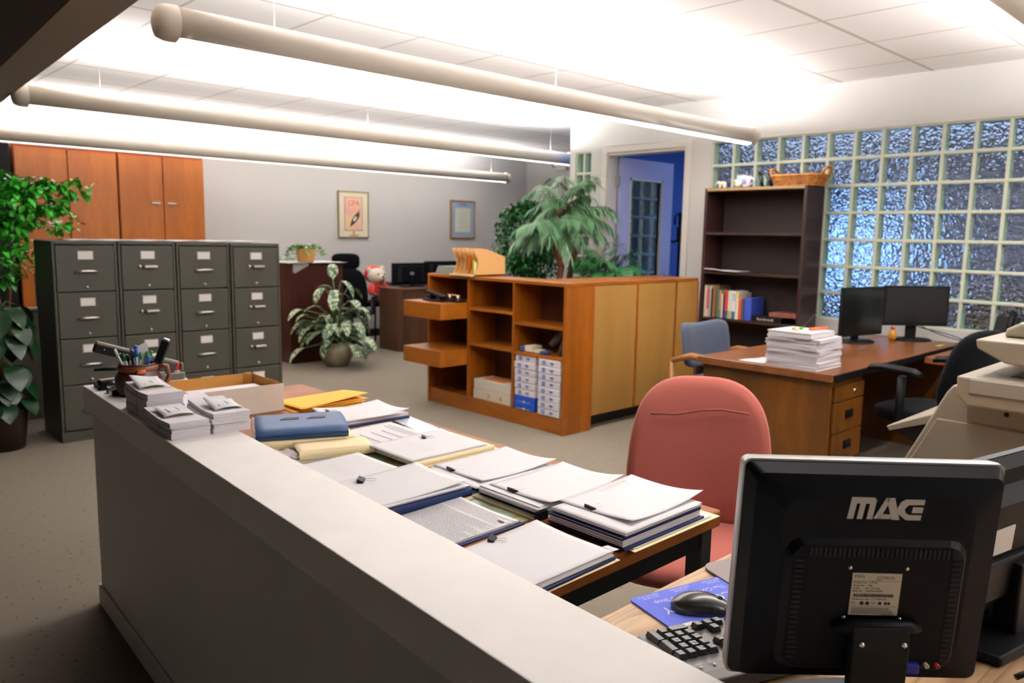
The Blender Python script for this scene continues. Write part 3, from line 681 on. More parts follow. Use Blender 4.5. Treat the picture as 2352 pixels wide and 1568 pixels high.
# paper reams
M_ream = mat('ream_wrap', '#e4e1e6', .5, bump=.2, bs=80); M_rblue = mat('ream_blue', '#2a4fb4', .5); M_bwrap = mat('blue_wrap', '#0d49b8', .35)
def ream(blue):
    t = thing('paper_ream', 'x', 'paper ream')
    m = M_bwrap if blue else M_ream
    MB().box(-.125, .145, -.107, .107, .001, .0505).build('wrapped_paper', m, t, bevel=.006, seg=3)
    if blue: MB().box(-.1262, -.125, -.07, .075, .008, .0105).box(-.1262, -.125, -.012, .012, .003, .017).build('printed_logo', M_ream, t)
    else:
        q = MB().box(-.1262, -.125, .035, .066, .012, .040).build('printed_logo', M_rblue, t)
        MB().box(-.1266, -.1262, .042, .047, .016, .034).box(-.1266, -.1262, .054, .059, .018, .036).build('logo_mark', M_ream, q)
        MB().box(-.1262, -.125, -.045, -.012, .022, .033).build('printed_text', M_rblue, t); MB().box(-.1262, -.125, -.036, -.020, .013, .017).build('small_print', M_ink, t)
    return t
rw, rb = ream(False), ream(True); uw = ub = False
ordn = ['topmost', 'second from top', 'third from top', 'fourth from top', 'fifth from top', 'sixth from top', 'seventh from top', 'bottom']
for col, (yc, n) in enumerate(((4.028, 8), (3.772, 8))):
    for k in range(n):
        zz = .1185 + .0512 * (n - 1 - k); blue = col == 0 and k >= 6
        nm = ('stack next to the white cartons' if col == 0 else 'stack against the teak side panel')
        if blue: lb = ('upper' if k == 6 else 'lowest') + ' blue-wrapped paper ream under the white reams'
        else: lb = 'white paper ream, %s in the %s' % (ordn[k], nm)
        loc = (4.105 + random.uniform(-.004, .004) - .012 * (col == 1), yc + random.uniform(-.003, .003), zz); g = 'blue paper reams' if blue else 'white paper reams'
        if blue and not ub: rb.location = loc; rb['label'] = lb; rb['group'] = g; ub = True
        elif not blue and not uw: rw.location = loc; rw['label'] = lb; rw['group'] = g; uw = True
        else: dup(rb if blue else rw, loc, None, lb, g)
t = thing('envelope_box', 'small cream box with blue ends lying on the shelf over the paper reams', 'box', (4.05, 4.0, .556))
MB().box(-.05, .05, -.03, .05, 0, .045).build('box', mat('cream_box', '#e5ddc2', .7), t, bevel=.002); MB().box(-.045, .05, .052, .11, 0, .032).build('blue_end', mat('blue_card', '#3a4f8d', .6), t, bevel=.002)
t = thing('notepad_box', 'low white and blue box in front of the dark bag on the teak shelf', 'box', (4.03, 3.92, .556))
MB().box(-.03, .04, -.02, .035, 0, .022).build('box', mat('cream_box', '#e5ddc2', .7), t, bevel=.002); MB().box(-.03, .04, -.075, -.021, 0, .018).build('blue_end', MATS['blue_card'], t, bevel=.002)
t = thing('telephone_arm', 'dark grey fabric bag slumped in the compartment above the paper reams', 'bag', (4.10, 3.73, .556)); t.name = 'grey_bag'
MB().tube([(-.02, .13, .06), (0, .08, .12), (0, .0, .17), (.02, -.06, .16), (0, -.07, .0)], [.02, .035, .045, .05, .03], 12).ball((.04, -.03, .09), (.07, .055, .09), 14).tube([(-.03, .02, .0), (-.02, .0, .08), (0, -.02, .14)], [.028, .026, .03], 10).build('bag', mat('grey_cloth', '#4b4642', .9, bump=.5, bs=60), t)
# organiser and tray on top
M_card_b = mat('kraft_board', '#d2a468', .75)
t = thing('file_sorter', 'tan cardboard file sorter with curved dividers standing on the teak shelves', 'file sorter', (4.02, 4.61, TH))
prof = lambda: [(0, 0), (.30, 0), (.30, .14), (.16, .215), (.0, .215), (.02, .17), (.055, .12), (.045, .06)]
PR = [(0, 0), (.34, 0), (.34, .15), (.12, .215), (0, .215), (.018, .17), (.048, .12), (.04, .06)]
for k in range(6):
    y = -.005 + k * .052
    MB(T(-.05, 0, 0)).prism(PR, y, y + .004, 'y').build('divider', M_card_b, t)
MB().box(-.075, .29, -.005, .262, 0, .012).build('base', mat('pale_board', '#e4cf9e', .8), t); MB().box(.285, .29, -.005, .262, .012, .15).build('back', M_card_b, t)
for y, lb, c in ((.085, 'orange folder standing in the tan file sorter', '#d9822f'), (.030, 'yellow-green paper folder standing in the tan file sorter', '#d6d24a')):
    g = MB(T(4.02, 4.61 + y, TH + .013)); g.grid(5, 6, lambda u, v: (-.028 + u * .14, .012 * sin(u * 3), v * (.15 if y > .05 else .115)), 0); g.grid(5, 6, lambda u, v: (-.028 + u * .14, .012 * sin(u * 3) + .004, v * (.15 if y > .05 else .115)), 0)
    tag(g.build('folder', mat('folder_' + c[1:], c, .7)), lb, 'folder')
tag(MB(T(4.02, 4.625, TH + .013)).grid(4, 6, lambda u, v: (-.03 + u * .1, .004 + .006 * u, v * .095), t=0).grid(4, 6, lambda u, v: (-.03 + u * .1, -.004 + .006 * u, v * .10), t=0).build('envelope', mat('pale_yellow', '#ece8a8', .8)), 'pale yellow envelopes leaning beside the yellow-green folder in the sorter', 'envelope')
t = thing('letter_tray', 'flat dark grey-green tray lying at the far end of the teak shelves', 'tray', (4.11, 5.02, TH))
MB().prism([(-.10, 0), (.16, 0), (.13, .062), (-.07, .062)], -.13, .12, 'y').build('body', mat('grey_green', '#555a4c', .5), t, bevel=.003)

# ================================================================== CABINET ROW WITH PLYWOOD BACKS
t = thing('cabinet_row', 'row of low cabinets showing three plain plywood backs framed by teak strips', 'cabinets', (4.275, 3.635, 0))
CL = 5.615 - 4.275
MB().box(0, CL, .008, .44, 1.054, TH).build('top', M_teakx, t, bevel=.002)
for k, (a, c) in enumerate(((0, .515), (.515, 1.02), (1.02, CL))):
    MB().box(a + .004, c - .004, .006, .018, .10, 1.05).build('back_panel', M_ply, t)
for x in (.0, .515, 1.02, CL - .012): MB().box(x - .009 + (.009 if x == 0 else 0), x + .012, .0, .02, .10, 1.054).build('batten', M_teak, t, bevel=.001)
MB().box(0.01, CL - .005, .02, .44, .10, 1.05).build('carcass', M_teak, t); MB().box(.03, CL - .03, .10, .38, 0, .10).build('plinth', M_dsteel, t)

# ================================================================== TREES BEHIND THE SHELVES
M_bark = wood('bark', '#8d5a38', '#5e3720', 'z', 12, 3, .8)
M_palm = mat('palm_leaf', '#57825a', .42, var=.35, vs=6); M_palm2 = mat('palm_leaf_dark', '#2d6a3a', .42, var=.3, vs=6)
def frond(fo, st, base, d, L, nl=22, ll=.20, wl=.013, droop=.9):
    p = Vector(base); d = Vector(d).normalized(); pts = [p.copy()]
    for i in range(nl):
        u = i / nl; d = (d + Vector((0, 0, -droop / nl * (.5 + u)))).normalized(); p = p + d * (L / nl); pts.append(p.copy())
        s_ = d.cross(Vector((0, 0, 1))).normalized()
        if u > .18:
            for g in (-1, 1):
                q = (d * .75 + s_ * g * .75 + Vector((0, 0, random.uniform(-.25, .2)))).normalized()
                leaf(fo, p, q, ll * (1 - .55 * abs(u - .45)) * random.uniform(.85, 1.1), wl, .85, n=4, fold=.15)
    leaf(fo, p, d, ll * .8, wl, .5, n=4)
    st.tube(pts, .003, 5)
def palm_tree(name, label, loc, trunks, crowns, nf, L, m, seed, wl=.013, el=(-5, 75)):
    random.seed(seed); t = thing(name, label, 'tree', loc)
    MB().lathe([(0, 0), (.15, 0), (.19, .3), (.20, .32), (.18, .32), (.17, .28)]).build('pot', mat('dark_pot', '#3a322b', .6), t); MB().lathe([(0, .29), (.17, .29)]).build('soil', M_soil, t)
    for pts, r in trunks: MB().tube(pts, r, 10).build('trunk', M_bark, t)
    for (c, k, ll) in crowns:
        fo, st = MB(), MB()
        for i in range(k):
            a = 2 * pi * i / k + random.uniform(-.2, .2); e = radians(random.uniform(*el)); frond(fo, st, c, (cos(a) * cos(e), sin(a) * cos(e), sin(e)), ll * random.uniform(.8, 1.1), wl=wl)
        f = fo.build('foliage', m, t); st.build('stem', M_stem, f)
    return t
palm_tree('palm_tree', 'tall palm with drooping feathery leaves on curved brown trunks behind the teak shelves', (5.28, 4.92, 0),
          [([(.0, .0, .28), (-.02, 0, .7), (-.01, 0, .95), (.03, .0, 1.12), (-.06, -.02, 1.28), (-.05, 0, 1.45), (0, 0, 1.66)], [.035, .032, .03, .03, .03, .028, .024]),
           ([(.03, .02, .28), (.10, .0, .8), (.14, -.02, 1.1), (.18, -.03, 1.25), (.10, 0, 1.37), (.06, 0, 1.52), (.12, 0, 1.62)], [.034, .03, .03, .03, .028, .026, .022])],
          [((0, 0, 1.62), 17, .47), ((.15, 0, 1.58), 15, .40), ((-.12, 0, 1.50), 13, .40), ((.05, -.03, 1.72), 12, .38)], 0, 0, M_palm, 5, el=(-25, 60))
palm_tree('parlor_palm', 'low spreading palm beside the open door behind the plywood cabinets', (5.52, 4.55, 0), [([(0, 0, .28), (0, .02, .9)], .02)],
          [((0, 0, 1.0), 22, .38), ((.0, .03, .92), 16, .34), ((.0, -.03, 1.08), 12, .30)], 0, 0, M_palm2, 9, el=(5, 70))
def leaf_cloud(fo, c, r, n, L, W, seed=0, el=(-50, 60), shell=.45):
    for k in range(n):
        d = rdir(-80, 90); q = random.uniform(shell, 1) ** .6
        p = (c[0] + d.x * r[0] * q, c[1] + d.y * r[1] * q, c[2] + d.z * r[2] * q)
        leaf(fo, p, rdir(*el), L * random.uniform(.7, 1.2), W, .6, n=3)
random.seed(21)
t = thing('ficus_tree', 'dense small-leaved ficus tree in the corner behind the feathery palm', 'tree', (6.62, 6.72, 0))
MB().lathe([(0, 0), (.14, 0), (.18, .28), (.165, .28), (.16, .25)]).build('pot', MATS['dark_pot'], t); MB().lathe([(0, .26), (.16, .26)]).build('soil', M_soil, t)
for a in (0, 2, 4): MB().tube([(cos(a) * .03, sin(a) * .03, .26), (cos(a + 1) * .03, sin(a + 1) * .03, .6), (cos(a + 2) * .05, sin(a + 2) * .05, .95), (cos(a + 3) * .1, sin(a + 3) * .1, 1.3)], .013, 7).build('trunk', M_bark, t)
fo = MB(); leaf_cloud(fo, (0, 0, 1.38), (.40, .40, .44), 3000, .07, .036); leaf_cloud(fo, (.05, -.05, 1.10), (.36, .36, .27), 1300, .065, .032)
fo.build('foliage', mat('ficus_leaf', '#25642c', .4, var=.4, vs=9), t)

# ================================================================== COAT STAND IN THE HALL
t = thing('coat_stand', 'black coat stand with curved hooks seen through the open doorway', 'coat stand', (7.36, 5.05, 0))
MB().tube([(0, 0, 0.02), (0, 0, 1.66)], .014, 10).build('pole', M_black, t)
MB().lathe([(0, 0), (.17, 0), (.17, .012), (.03, .03), (0, .03)], n=28).build('base', M_black, t)
for k in range(4):
    a = k * pi / 2 + .5; c, s_ = cos(a), sin(a)
    MB().tube([(0, 0, 1.40), (c * .05, s_ * .05, 1.36), (c * .12, s_ * .12, 1.37), (c * .16, s_ * .16, 1.44), (c * .17, s_ * .17, 1.52)], .012, 8).build('hook', M_black, t)
    MB().tube([(0, 0, 1.62), (c * .03, s_ * .03, 1.68), (c * .055, s_ * .055, 1.63), (c * .055, s_ * .055, 1.55)], .010, 8).build('peg', M_black, t)

# ================================================================== DARK BOOKCASE
M_book = wood('espresso_wood', '#341d19', '#241210', 'z', 6, 10, .38, lines=.1)
BX, BY0, BY1, BH = 5.65, 2.765, 3.645, 1.812
t = thing('bookcase', 'tall dark brown bookcase against the glass block wall', 'bookcase', (BX, BY0, 0)); W = BY1 - BY0
MB().box(0, .285, 0, .025, 0, BH).build('side_panel', M_book, t, bevel=.002); MB().box(0, .285, W - .025, W, 0, BH).build('side_panel', M_book, t, bevel=.002)
MB().box(.0, .285, .025, W - .025, BH - .03, BH).build('top', M_book, t, bevel=.002); MB().box(-.003, .003, .02, W - .02, BH - .022, BH - .003).build('trim_strip', mat('worn_gold', '#9b7a4c', .4), t)
MB().box(.27, .28, .025, W - .025, .02, BH - .03).build('back_panel', mat('back_board', '#22140f', .7), t)
for z in (1.455, 1.135, .755, .40, .07): MB().box(.004, .27, .025, W - .025, z - .02, z).build('shelf', M_book, t, bevel=.001)
# sheets on the third shelf
tag(MB().grid(8, 6, lambda u, v: (5.62 + .22 * u, 3.60 - .30 * v, 1.143 + .018 * max(0, 1 - u * 2) * (1 - v) + .004 * sin(v * 5) ** 2), t=.006).build('paper_pile', M_paper), 'loose white papers hanging over the edge of the third bookcase shelf', 'papers')
# books, list: thickness, height, depth, colour, band
BK = [(.020, .262, .20, '#d8cdb4', None, 'cream thin book, first at the left end of the shelf'), (.019, .235, .19, '#c9575c', '#e0d8d0', 'pinkish red thin book beside the cream one'), (.024, .255, .19, '#a9c0c6', None, 'pale blue thin book beside the pinkish red one'),
      (.012, .24, .18, '#1c1715', None, 'thin black book between the pale blue and brown ones'), (.024, .262, .20, '#8a6030', None, 'taller brown book beside the thin black one'), (.022, .258, .20, '#6c4a2b', None, 'darker brown book in the row'),
      (.014, .235, .19, '#3d7270', None, 'thin teal book after the two brown ones'), (.016, .225, .19, '#b98a52', '#4b7d62', 'thin tan and green book beside the teal one'), (.022, .20, .18, '#dcdce6', None, 'thin pale lilac book in the row'),
      (.012, .205, .17, '#2b2a3c', None, 'thin dark slate book beside the lilac one'), (.026, .225, .20, '#c23f2b', '#34478f', 'red book with a blue lower spine'), (.044, .228, .20, '#dfe0d6', '#a8b27a', 'thick off-white book with a green foot'),
      (.030, .225, .20, '#e6e8ef', '#27507f', 'white and blue book lettered SOS'), (.024, .215, .20, '#e8dcc8', '#f0d23c', 'cream book with a yellow top'), (.026, .165, .19, '#e0552a', None, 'orange-red short book'),
      (.026, .175, .19, '#4a3f4a', None, 'short dark purple book'), (.062, .18, .20, '#2f48a8', None, 'thick royal blue book at the end of the row')]
y = BY1 - .032
for i, (th, h, dp, c, band, lb) in enumerate(BK):
    lb = lb.replace('left end', 'door end')
    t = thing('book', lb + ' on the bookcase shelf', 'book', (5.668 + .006 * (i % 3), y - th, .7555), 0, 'books on the fourth bookcase shelf')
    MB().box(0, dp, 0, th - .001, 0, h).build('cover', mat('cover_%d' % i, c, .55), t, bevel=.0015)
    if band: MB().box(-.0006, .0005, .001, th - .002, .0 if i != 13 else h * .8, h * .28 if i != 13 else h).build('spine_band', mat('band_%d' % i, band, .6), t)
    if lb.startswith('white and blue'): text('lettering', 'SOS', .034, mat('band_12', '#27507f'), t, T(-.001, .007, .20) @ Matrix(((0, 0, -1, 0), (0, -1, 0, 0), (1, 0, 0, 0), (0, 0, 0, 1))) @ Rz(pi) if False else T(-.001, .006, .21) @ Rz(-pi / 2) @ Rx(pi / 2) @ Rz(-pi / 2) @ T(0, -.018, 0) @ T(0, -.0, 0))
    y -= th + .0006
t = thing('book', 'black book lettered Rembrandt lying flat on the bookcase shelf', 'book', (5.672, 3.05, .7555), 0)
MB().box(0, .2, -.13, .12, 0, .045).build('cover', M_black, t, bevel=.002); text('lettering', 'Rembrandt', .032, mat('cream_ink', '#c9bfa8', .8), t, T(-.001, .075, .012) @ Rz(-pi / 2) @ Rx(pi / 2))
t = thing('book', 'reddish brown book lying on top of the black one beside it on the shelf', 'book', (5.70, 2.935, .8012), radians(4))
MB().box(0, .19, -.11, .10, 0, .032).build('cover', mat('red_leather', '#7d4238', .6, var=.3, vs=14), t, bevel=.002); MB().box(.0, .19, -.112, -.104, .003, .029).build('page_block', mat('page_edge', '#b9a37e', .9), t)
# things on top
zt = BH
def figurine(name, label, loc, s, m):
    t = thing(name, label, 'figurine', loc, radians(100))
    b = MB(T() @ Matrix.Scale(s, 4)); b.ball((0, 0, .62), (.55, .32, .34), 16).ball((.55, 0, .78), (.26, .22, .25), 12).tube([(.72, 0, .78), (.92, 0, .62), (.95, 0, .35)], [.12, .08, .05], 8)
    for x in (-.32, .30):
        for yy in (-.17, .17): b.tube([(x, yy, .45), (x, yy, 0)], [.15, .13], 8)
    b.build('body', m, t)
    for g in (-1, 1): MB(Matrix.Scale(s, 4)).ball((.48, .22 * g, .80), (.16, .05, .22), 10).build('ear', m, t)
    return t
M_ivory = mat('ivory', '#e6dac2', .45)
figurine('elephant_figurine', 'small ivory elephant figurine on the bookcase at the end nearest the door', (5.74, 3.54, zt), .062, M_ivory)
t = thing('angel_figurine', 'small cream figurine in front of a clear block between elephant and mug', 'figurine', (5.74, 3.395, zt))
MB().ball((0, 0, .028), (.022, .032, .028), 12).ball((-.01, .02, .052), (.014, .014, .014), 10).build('body', M_ivory, t)
MB().box(.03, .05, -.045, .035, 0, .105).build('clear_block', mat('acrylic', '#b9cbd0', .1), t, bevel=.002)
t = thing('mug', 'white mug with violet lettering standing on top of the bookcase', 'mug', (5.72, 3.31, zt))
MB().lathe([(0, 0), (.030, 0), (.034, .012), (.040, .085), (.037, .088), (.032, .02), (0, .015)], n=28).build('cup', mat('mug_white', '#e3dce6', .3), t)
MB().tube([(0, -.036, .075), (0, -.062, .065), (0, -.062, .035), (0, -.034, .022)], .0055, 8).build('handle', MATS['mug_white'], t)
l = MB()
for k in range(4):
    for q in range(4): l.box(-.0425, -.0375, -.018 + q * .010, -.012 + q * .010, .028 + k * .012, .034 + k * .012)
l.build('lettering', mat('violet_ink', '#8a6fc0', .7), t)
t = thing('horn_ornament', 'black looped ornament with a pale green centre standing beside the basket', 'ornament', (5.74, 3.12, zt))
MB().tube([(0, .10, .118), (0, .07, .055), (0, .058, 0)], [.007, .013, .011], 8).tube([(0, .10, .118), (0, .04, .10), (0, .0, .06), (0, -.02, .0)], [.007, .012, .013, .017], 8).build('loop', M_blackg, t)
MB().ball((0, .04, .045), (.006, .016, .042), 12).build('inlay', mat('pale_green', '#7f9a82', .5), t)
# wicker basket
M_wick = wood('wicker', '#c98436', '#8a4c16', 'x', 30, 1.2, .6); t = thing('wicker_basket', 'golden brown wicker tray basket with looped handles on top of the bookcase', 'basket', (5.80, 2.905, zt))
rim = lambda k, sc, z: (cos(k) ** 1 * .0, 0, z)
def ell(a, hx, hy, z): 
    c, s_ = cos(a), sin(a); e = 2 / 4.5
    return (math.copysign(abs(c) ** e, c) * hx, math.copysign(abs(s_) ** e, s_) * hy, z)
for kk, z in enumerate((.006, .020, .034, .048, .062, .078)):
    MB().tube([ell(2 * pi * i / 60, .088 + z * .35 + (.003 * (i % 2) if kk < 5 else 0), .165 + z * .45 + .003 * ((i + kk) % 2), z) for i in range(61)], .0085 if kk < 5 else .0115, 7).build('woven_band', M_wick, t)
fl = MB()
for i in range(46):
    a = 2 * pi * i / 46; fl.tube([ell(a, .088, .165, .0), ell(a, .118, .203, .082)], .005, 5)
fl.build('upright_weave', M_wick, t); MB().box(-.085, .085, -.16, .16, 0, .006).build('base', M_wick, t)
for g in (-1, 1): MB().tube([(-.055, g * .195, .07), (-.06, g * .215, .115), (-.02, g * .222, .135), (.02, g * .222, .135), (.06, g * .215, .115), (.055, g * .195, .07)], .011, 8).build('handle', M_wick, t)

# ================================================================== WALNUT DESK BY THE GLASS WALL
t = thing('walnut_desk', 'walnut desk with drawers in front of the bookcase carrying a tall paper pile', 'desk', (3.8, 1.655, 0))
MB().box(0, 1.95, 0.004, .795, .700, .740).build('desktop', M_desk_top, t, bevel=.003); MB().box(.006, 1.94, -.002, .004, .702, .736).build('edge_strip', M_black, t)
MB().box(.035, .06, .03, .77, 0, .70).build('end_panel', M_desk_side, t, bevel=.002); MB().box(1.87, 1.9, .03, .77, 0, .70).build('end_panel', M_desk_side, t, bevel=.002)
MB().box(.06, .43, .035, .74, .06, .698).build('pedestal', M_desk_side, t); MB().box(.06, 1.87, .745, .765, .15, .698).build('modesty_panel', M_desk_side, t)
for z0, z1 in ((.585, .665), (.42, .578), (.26, .413), (.075, .253)):
    d = MB().box(.068, .422, .018, .034, z0, z1).build('drawer', M_desk_side, t, bevel=.002)
    if z1 - z0 > .1:
        zc = (z0 + z1) / 2 + .01; MB().box(.205, .285, .008, .0185, zc - .022, zc + .022).build('handle', M_black, d, bevel=.003); MB().box(.22, .27, .006, .009, zc + .004, zc + .012).build('pull_slot', M_dsteel, d)
    else: MB(T(.30, .018, (z0 + z1) / 2) @ Rx(radians(90))).lathe([(0, .006), (.009, .005), (.01, 0)], n=12).build('lock', M_steel, d)
t = thing('side_desk', 'walnut desk extension along the glass block wall behind the black chair', 'desk', (4.88, -.1, 0))
MB().box(0, 1.04, 0, 1.70, .70, .738).build('desktop', M_desk_top, t, bevel=.003); MB().box(.03, .055, .02, .6, 0, .70).build('side_panel', M_desk_side, t); MB().box(.98, 1.0, .02, 1.66, .2, .70).build('modesty_panel', M_desk_side, t)
# stack of bound reports
random.seed(4); z = .741; M_edges = mat('page_stack', '#dad5da', .85, spec=.1, bump=.9, bs=40)
hts = [.018, .020, .015, .022, .018, .020, .022, .016, .030]
nms = ['lowest', 'second from the bottom', 'third from the bottom', 'fourth from the bottom', 'fifth from the bottom', 'fourth from the top', 'third from the top', 'second from the top', 'topmost narrow']
for i, h in enumerate(hts):
    top = i == len(hts) - 1
    t = thing('bound_report', 'thick white document, %s in the tall pile on the walnut desk' % nms[i], 'document', (3.962 + random.uniform(-.006, .006) - (.0 if not top else .02), 1.90 + random.uniform(-.006, .006) + (.035 if top else 0), z), radians(random.uniform(-3, 3)), 'documents in the tall pile')
    b = MB(); n = 5
    for k in range(n): dx, dy = random.uniform(-.004, .004), random.uniform(-.004, .004); w_ = .14 if not top else .125; b.box(-w_ + dx, w_ + dx, -.14 + dy, (.14 if not top else .10) + dy, h * k / n, h * (k + 1) / n - .0006)
    b.build('pages', M_edges, t)
    MB().box(-.141 if not top else -.126, .141 if not top else .126, -.141, .141 if not top else .101, h - .0004, h + .0004).build('cover_sheet', M_paper, t)
    z += h + .0012
zt2 = z
for (x, y, c, nm, lb, L) in ((3.87, 1.90, '#d8cf9a', 'eraser', 'cream eraser on the tall document pile', .02), (3.90, 1.93, '#c99c6a', 'wooden_clip', 'tan clip on the tall document pile', .025), (3.95, 1.915, '#5f9a3c', 'sharpener', 'green sharpener on the tall document pile', .022)):
    tag(MB().box(-L / 2, L / 2, -.008, .008, 0, .014).build(nm, mat('c_' + nm, c, .5), None, bevel=.003, loc=(x, y, zt2)), lb, nm.replace('_', ' '))
tag(MB().tube([(0, 0, 0), (.11, -.045, .004)], .008, 8).build('highlighter', mat('orange_plastic', '#e0642a', .4), None, loc=(3.93, 1.86, zt2 + .009)), 'orange highlighter lying on the tall document pile', 'pen')
tag(MB().tube([(0, 0, 0), (.05, -.055, .085)], .0025, 6).build('pencil', M_dsteel, None, loc=(4.0, 1.935, zt2 + .003)), 'thin dark pencil sticking up from the tall document pile', 'pencil')
tag(MB().grid(6, 5, lambda u, v: (3.835 + .22 * u, 2.06 + .15 * v - .03 * u, .7425 + .002 * sin(u * 6)), t=.0015).build('loose_sheet', M_paper), 'white sheet lying beside the tall document pile at the desk end', 'paper')
flat_monitor('computer_monitor', 'black monitor standing on the walnut desk beside the tall document pile', (5.20, 2.115, .741), radians(-11), .45, .32, .045, None, base='round')
flat_monitor('computer_monitor', 'wide black monitor in front of the glass blocks, angled toward the black chair', (5.62, 1.93, .741), radians(-43), .44, .27, .10, None, base='round')
t = thing('computer_keyboard', 'black keyboard lying on the desk extension under the glass blocks', 'keyboard', (5.10, 1.27, .739), radians(80))
MB().prism([(-.08, 0), (.08, 0), (.08, .022), (-.08, .012)], -.22, .22, 'x').build('body', M_black, t, bevel=.002)
kb = MB()
for r in range(5):
    for c in range(14): kb.box(-.205 + c * .029, -.205 + c * .029 + .024, -.062 + r * .026, -.062 + r * .026 + .021, .016 + r * .002, .026 + r * .002)
kb.build('keys', M_dsteel, t)['kind'] = 'stuff'
t = thing('tissue_box', 'teal and white tissue box on the desk by the glass blocks', 'tissue box', (5.36, 1.455, .739), radians(10))
MB().box(-.05, .05, -.065, .05, 0, .028).build('lower_box', mat('box_white', '#d9d5cd', .6), t); MB().box(-.05, .05, -.065, .05, .028, .082).build('upper_box', mat('teal_card', '#3d7f78', .6), t, bevel=.003)
t = thing('mesh_pencil_cup', 'black wire mesh holder standing beside the teal box', 'pencil cup', (5.42, 1.31, .739))
mc = MB()
for k in range(10): a = 2 * pi * k / 10; mc.tube([(cos(a) * .045, sin(a) * .045, 0), (cos(a) * .045, sin(a) * .045, .12)], .002, 5)
for z in (0.002, .024, .048, .072, .096, .12): mc.tube([(cos(2 * pi * i / 20) * .045, sin(2 * pi * i / 20) * .045, z) for i in range(21)], .002, 5)
mc.build('mesh', M_black, t); MB().lathe([(0, 0), (.045, 0), (.045, .004), (0, .004)], n=20).build('base', M_black, t)
t = thing('desk_phone', 'black desk phone standing against the wall near the copier', 'phone', (5.75, 1.42, .739))
MB().prism([(-.09, 0), (.09, 0), (.09, .19), (.02, .20), (-.09, .04)], -.06, .06, 'y').build('body', M_black, t, bevel=.006); MB().tube([(.06, -.03, .215), (.02, -.03, .23), (-.06, -.03, .10)], .018, 10).build('handset', M_black, t)
t = thing('glass_jar', 'small amber glass ornament between the two black monitors', 'ornament', (5.50, 2.02, .741))
MB().lathe([(0, 0), (.018, 0), (.028, .03), (.02, .06), (.012, .07), (0, .07)], n=16).build('jar', mat('amber', '#c98a2a', .15), t); MB().ball((0, 0, .085), .014, 10).build('stopper', mat('red_glass', '#b3382a', .2), t)
tag(MB().grid(10, 4, lambda u, v: (5.42 + .12 * v, 1.70 + .02 * u, .741 + .002), t=.002).build('sticky_notes', mat('lime_paper', '#a9c24a', .7)), 'small lime notepad under the wide black monitor', 'notepad')
for i, pts in enumerate(([(5.60, 1.95, .86), (5.72, 1.88, .80), (5.82, 1.78, .80), (5.90, 1.70, .745)], [(5.55, 1.86, .85), (5.62, 1.74, .78), (5.75, 1.66, .748), (5.88, 1.60, .745)])):
    P_ = pts; MBc = MB().tube([tuple(((1 - u) ** 3 * P_[0][k] + 3 * u * (1 - u) ** 2 * P_[1][k] + 3 * u * u * (1 - u) * P_[2][k] + u ** 3 * P_[3][k]) for k in range(3)) for u in [j / 16 for j in range(17)]], .003, 6)
    tag(MBc.build('monitor_cable', M_black), ('thin black cable looping from the wide monitor toward the wall', 'thin black cable hanging lower behind the wide monitor')[i], 'cable')
office_chair('task_chair', 'black fabric task chair with padded arms pulled up to the walnut desk', (4.43, 1.40, 0), radians(-13), .50, .47, .46, .52, .255, False)

# ================================================================== BLUE VISITOR CHAIR
M_bluef = mat('slate_blue_fabric', '#454f61', .95, sheen=.1, bump=.4, bs=500); M_arm = wood('oak_arm', '#a36b34', '#7f4d20', 'y', 10, 8, .4)
t = thing('visitor_chair', 'slate blue upholstered chair with wooden arms at the walnut desk', 'chair', (4.585, 2.72, 0), pi)
bk = MB(T(0, -.22, .68) @ Rx(radians(10)))
n = 26
bk.grid(n, 12, lambda u, v: ((u - .5) * .54 * (1 - .10 * (1 - v)), .045 * (2 * u - 1) ** 2 * 1.4 - .0, (v - .5) * .33 + .022 * (2 * u - 1) ** 2 * v - .05 * abs(2 * u - 1) ** 6 * (v > .5) * v)); bk.grid(n, 12, lambda u, v: ((u - .5) * .50 * (1 - .10 * (1 - v)), -.055 + .045 * (2 * u - 1) ** 2 * 1.4, (v - .5) * .30 + .02 * (2 * u - 1) ** 2 * v - .05 * abs(2 * u - 1) ** 6 * (v > .5) * v))
bk = MB(T(0, -.22, .685) @ Rx(radians(10))); bk.pad(.54, .30, .07, e=4.5, bend=.055, n=40)
bk.v = [(x, y, z + .035 * ((x / .27) ** 2) * (1 if z > .68 else .2) - .0) for x, y, z in bk.v]
bk.build('backrest', M_bluef, t)
MB(T(0, 0, .45) @ Rx(radians(90))).pad(.50, .46, .08, e=4).build('seat', M_bluef, t)
for s_ in (-1, 1):
    x = .285 * s_
    a = MB().tube([(x, -.24, .60), (x, -.1, .645), (x, .15, .64), (x, .21, .60)], [.018, .022, .022, .018], 10).build('armrest', M_arm, t)
    MB().tube([(x, -.22, 0), (x, -.24, .60)], .018, 8).build('leg', M_arm, t); MB().tube([(x, .20, 0), (x, .19, .62)], .018, 8).build('leg', M_arm, t)
MB().box(-.28, .28, -.24, -.21, .36, .41).box(-.28, .28, .17, .20, .36, .41).build('rail', M_arm, t)

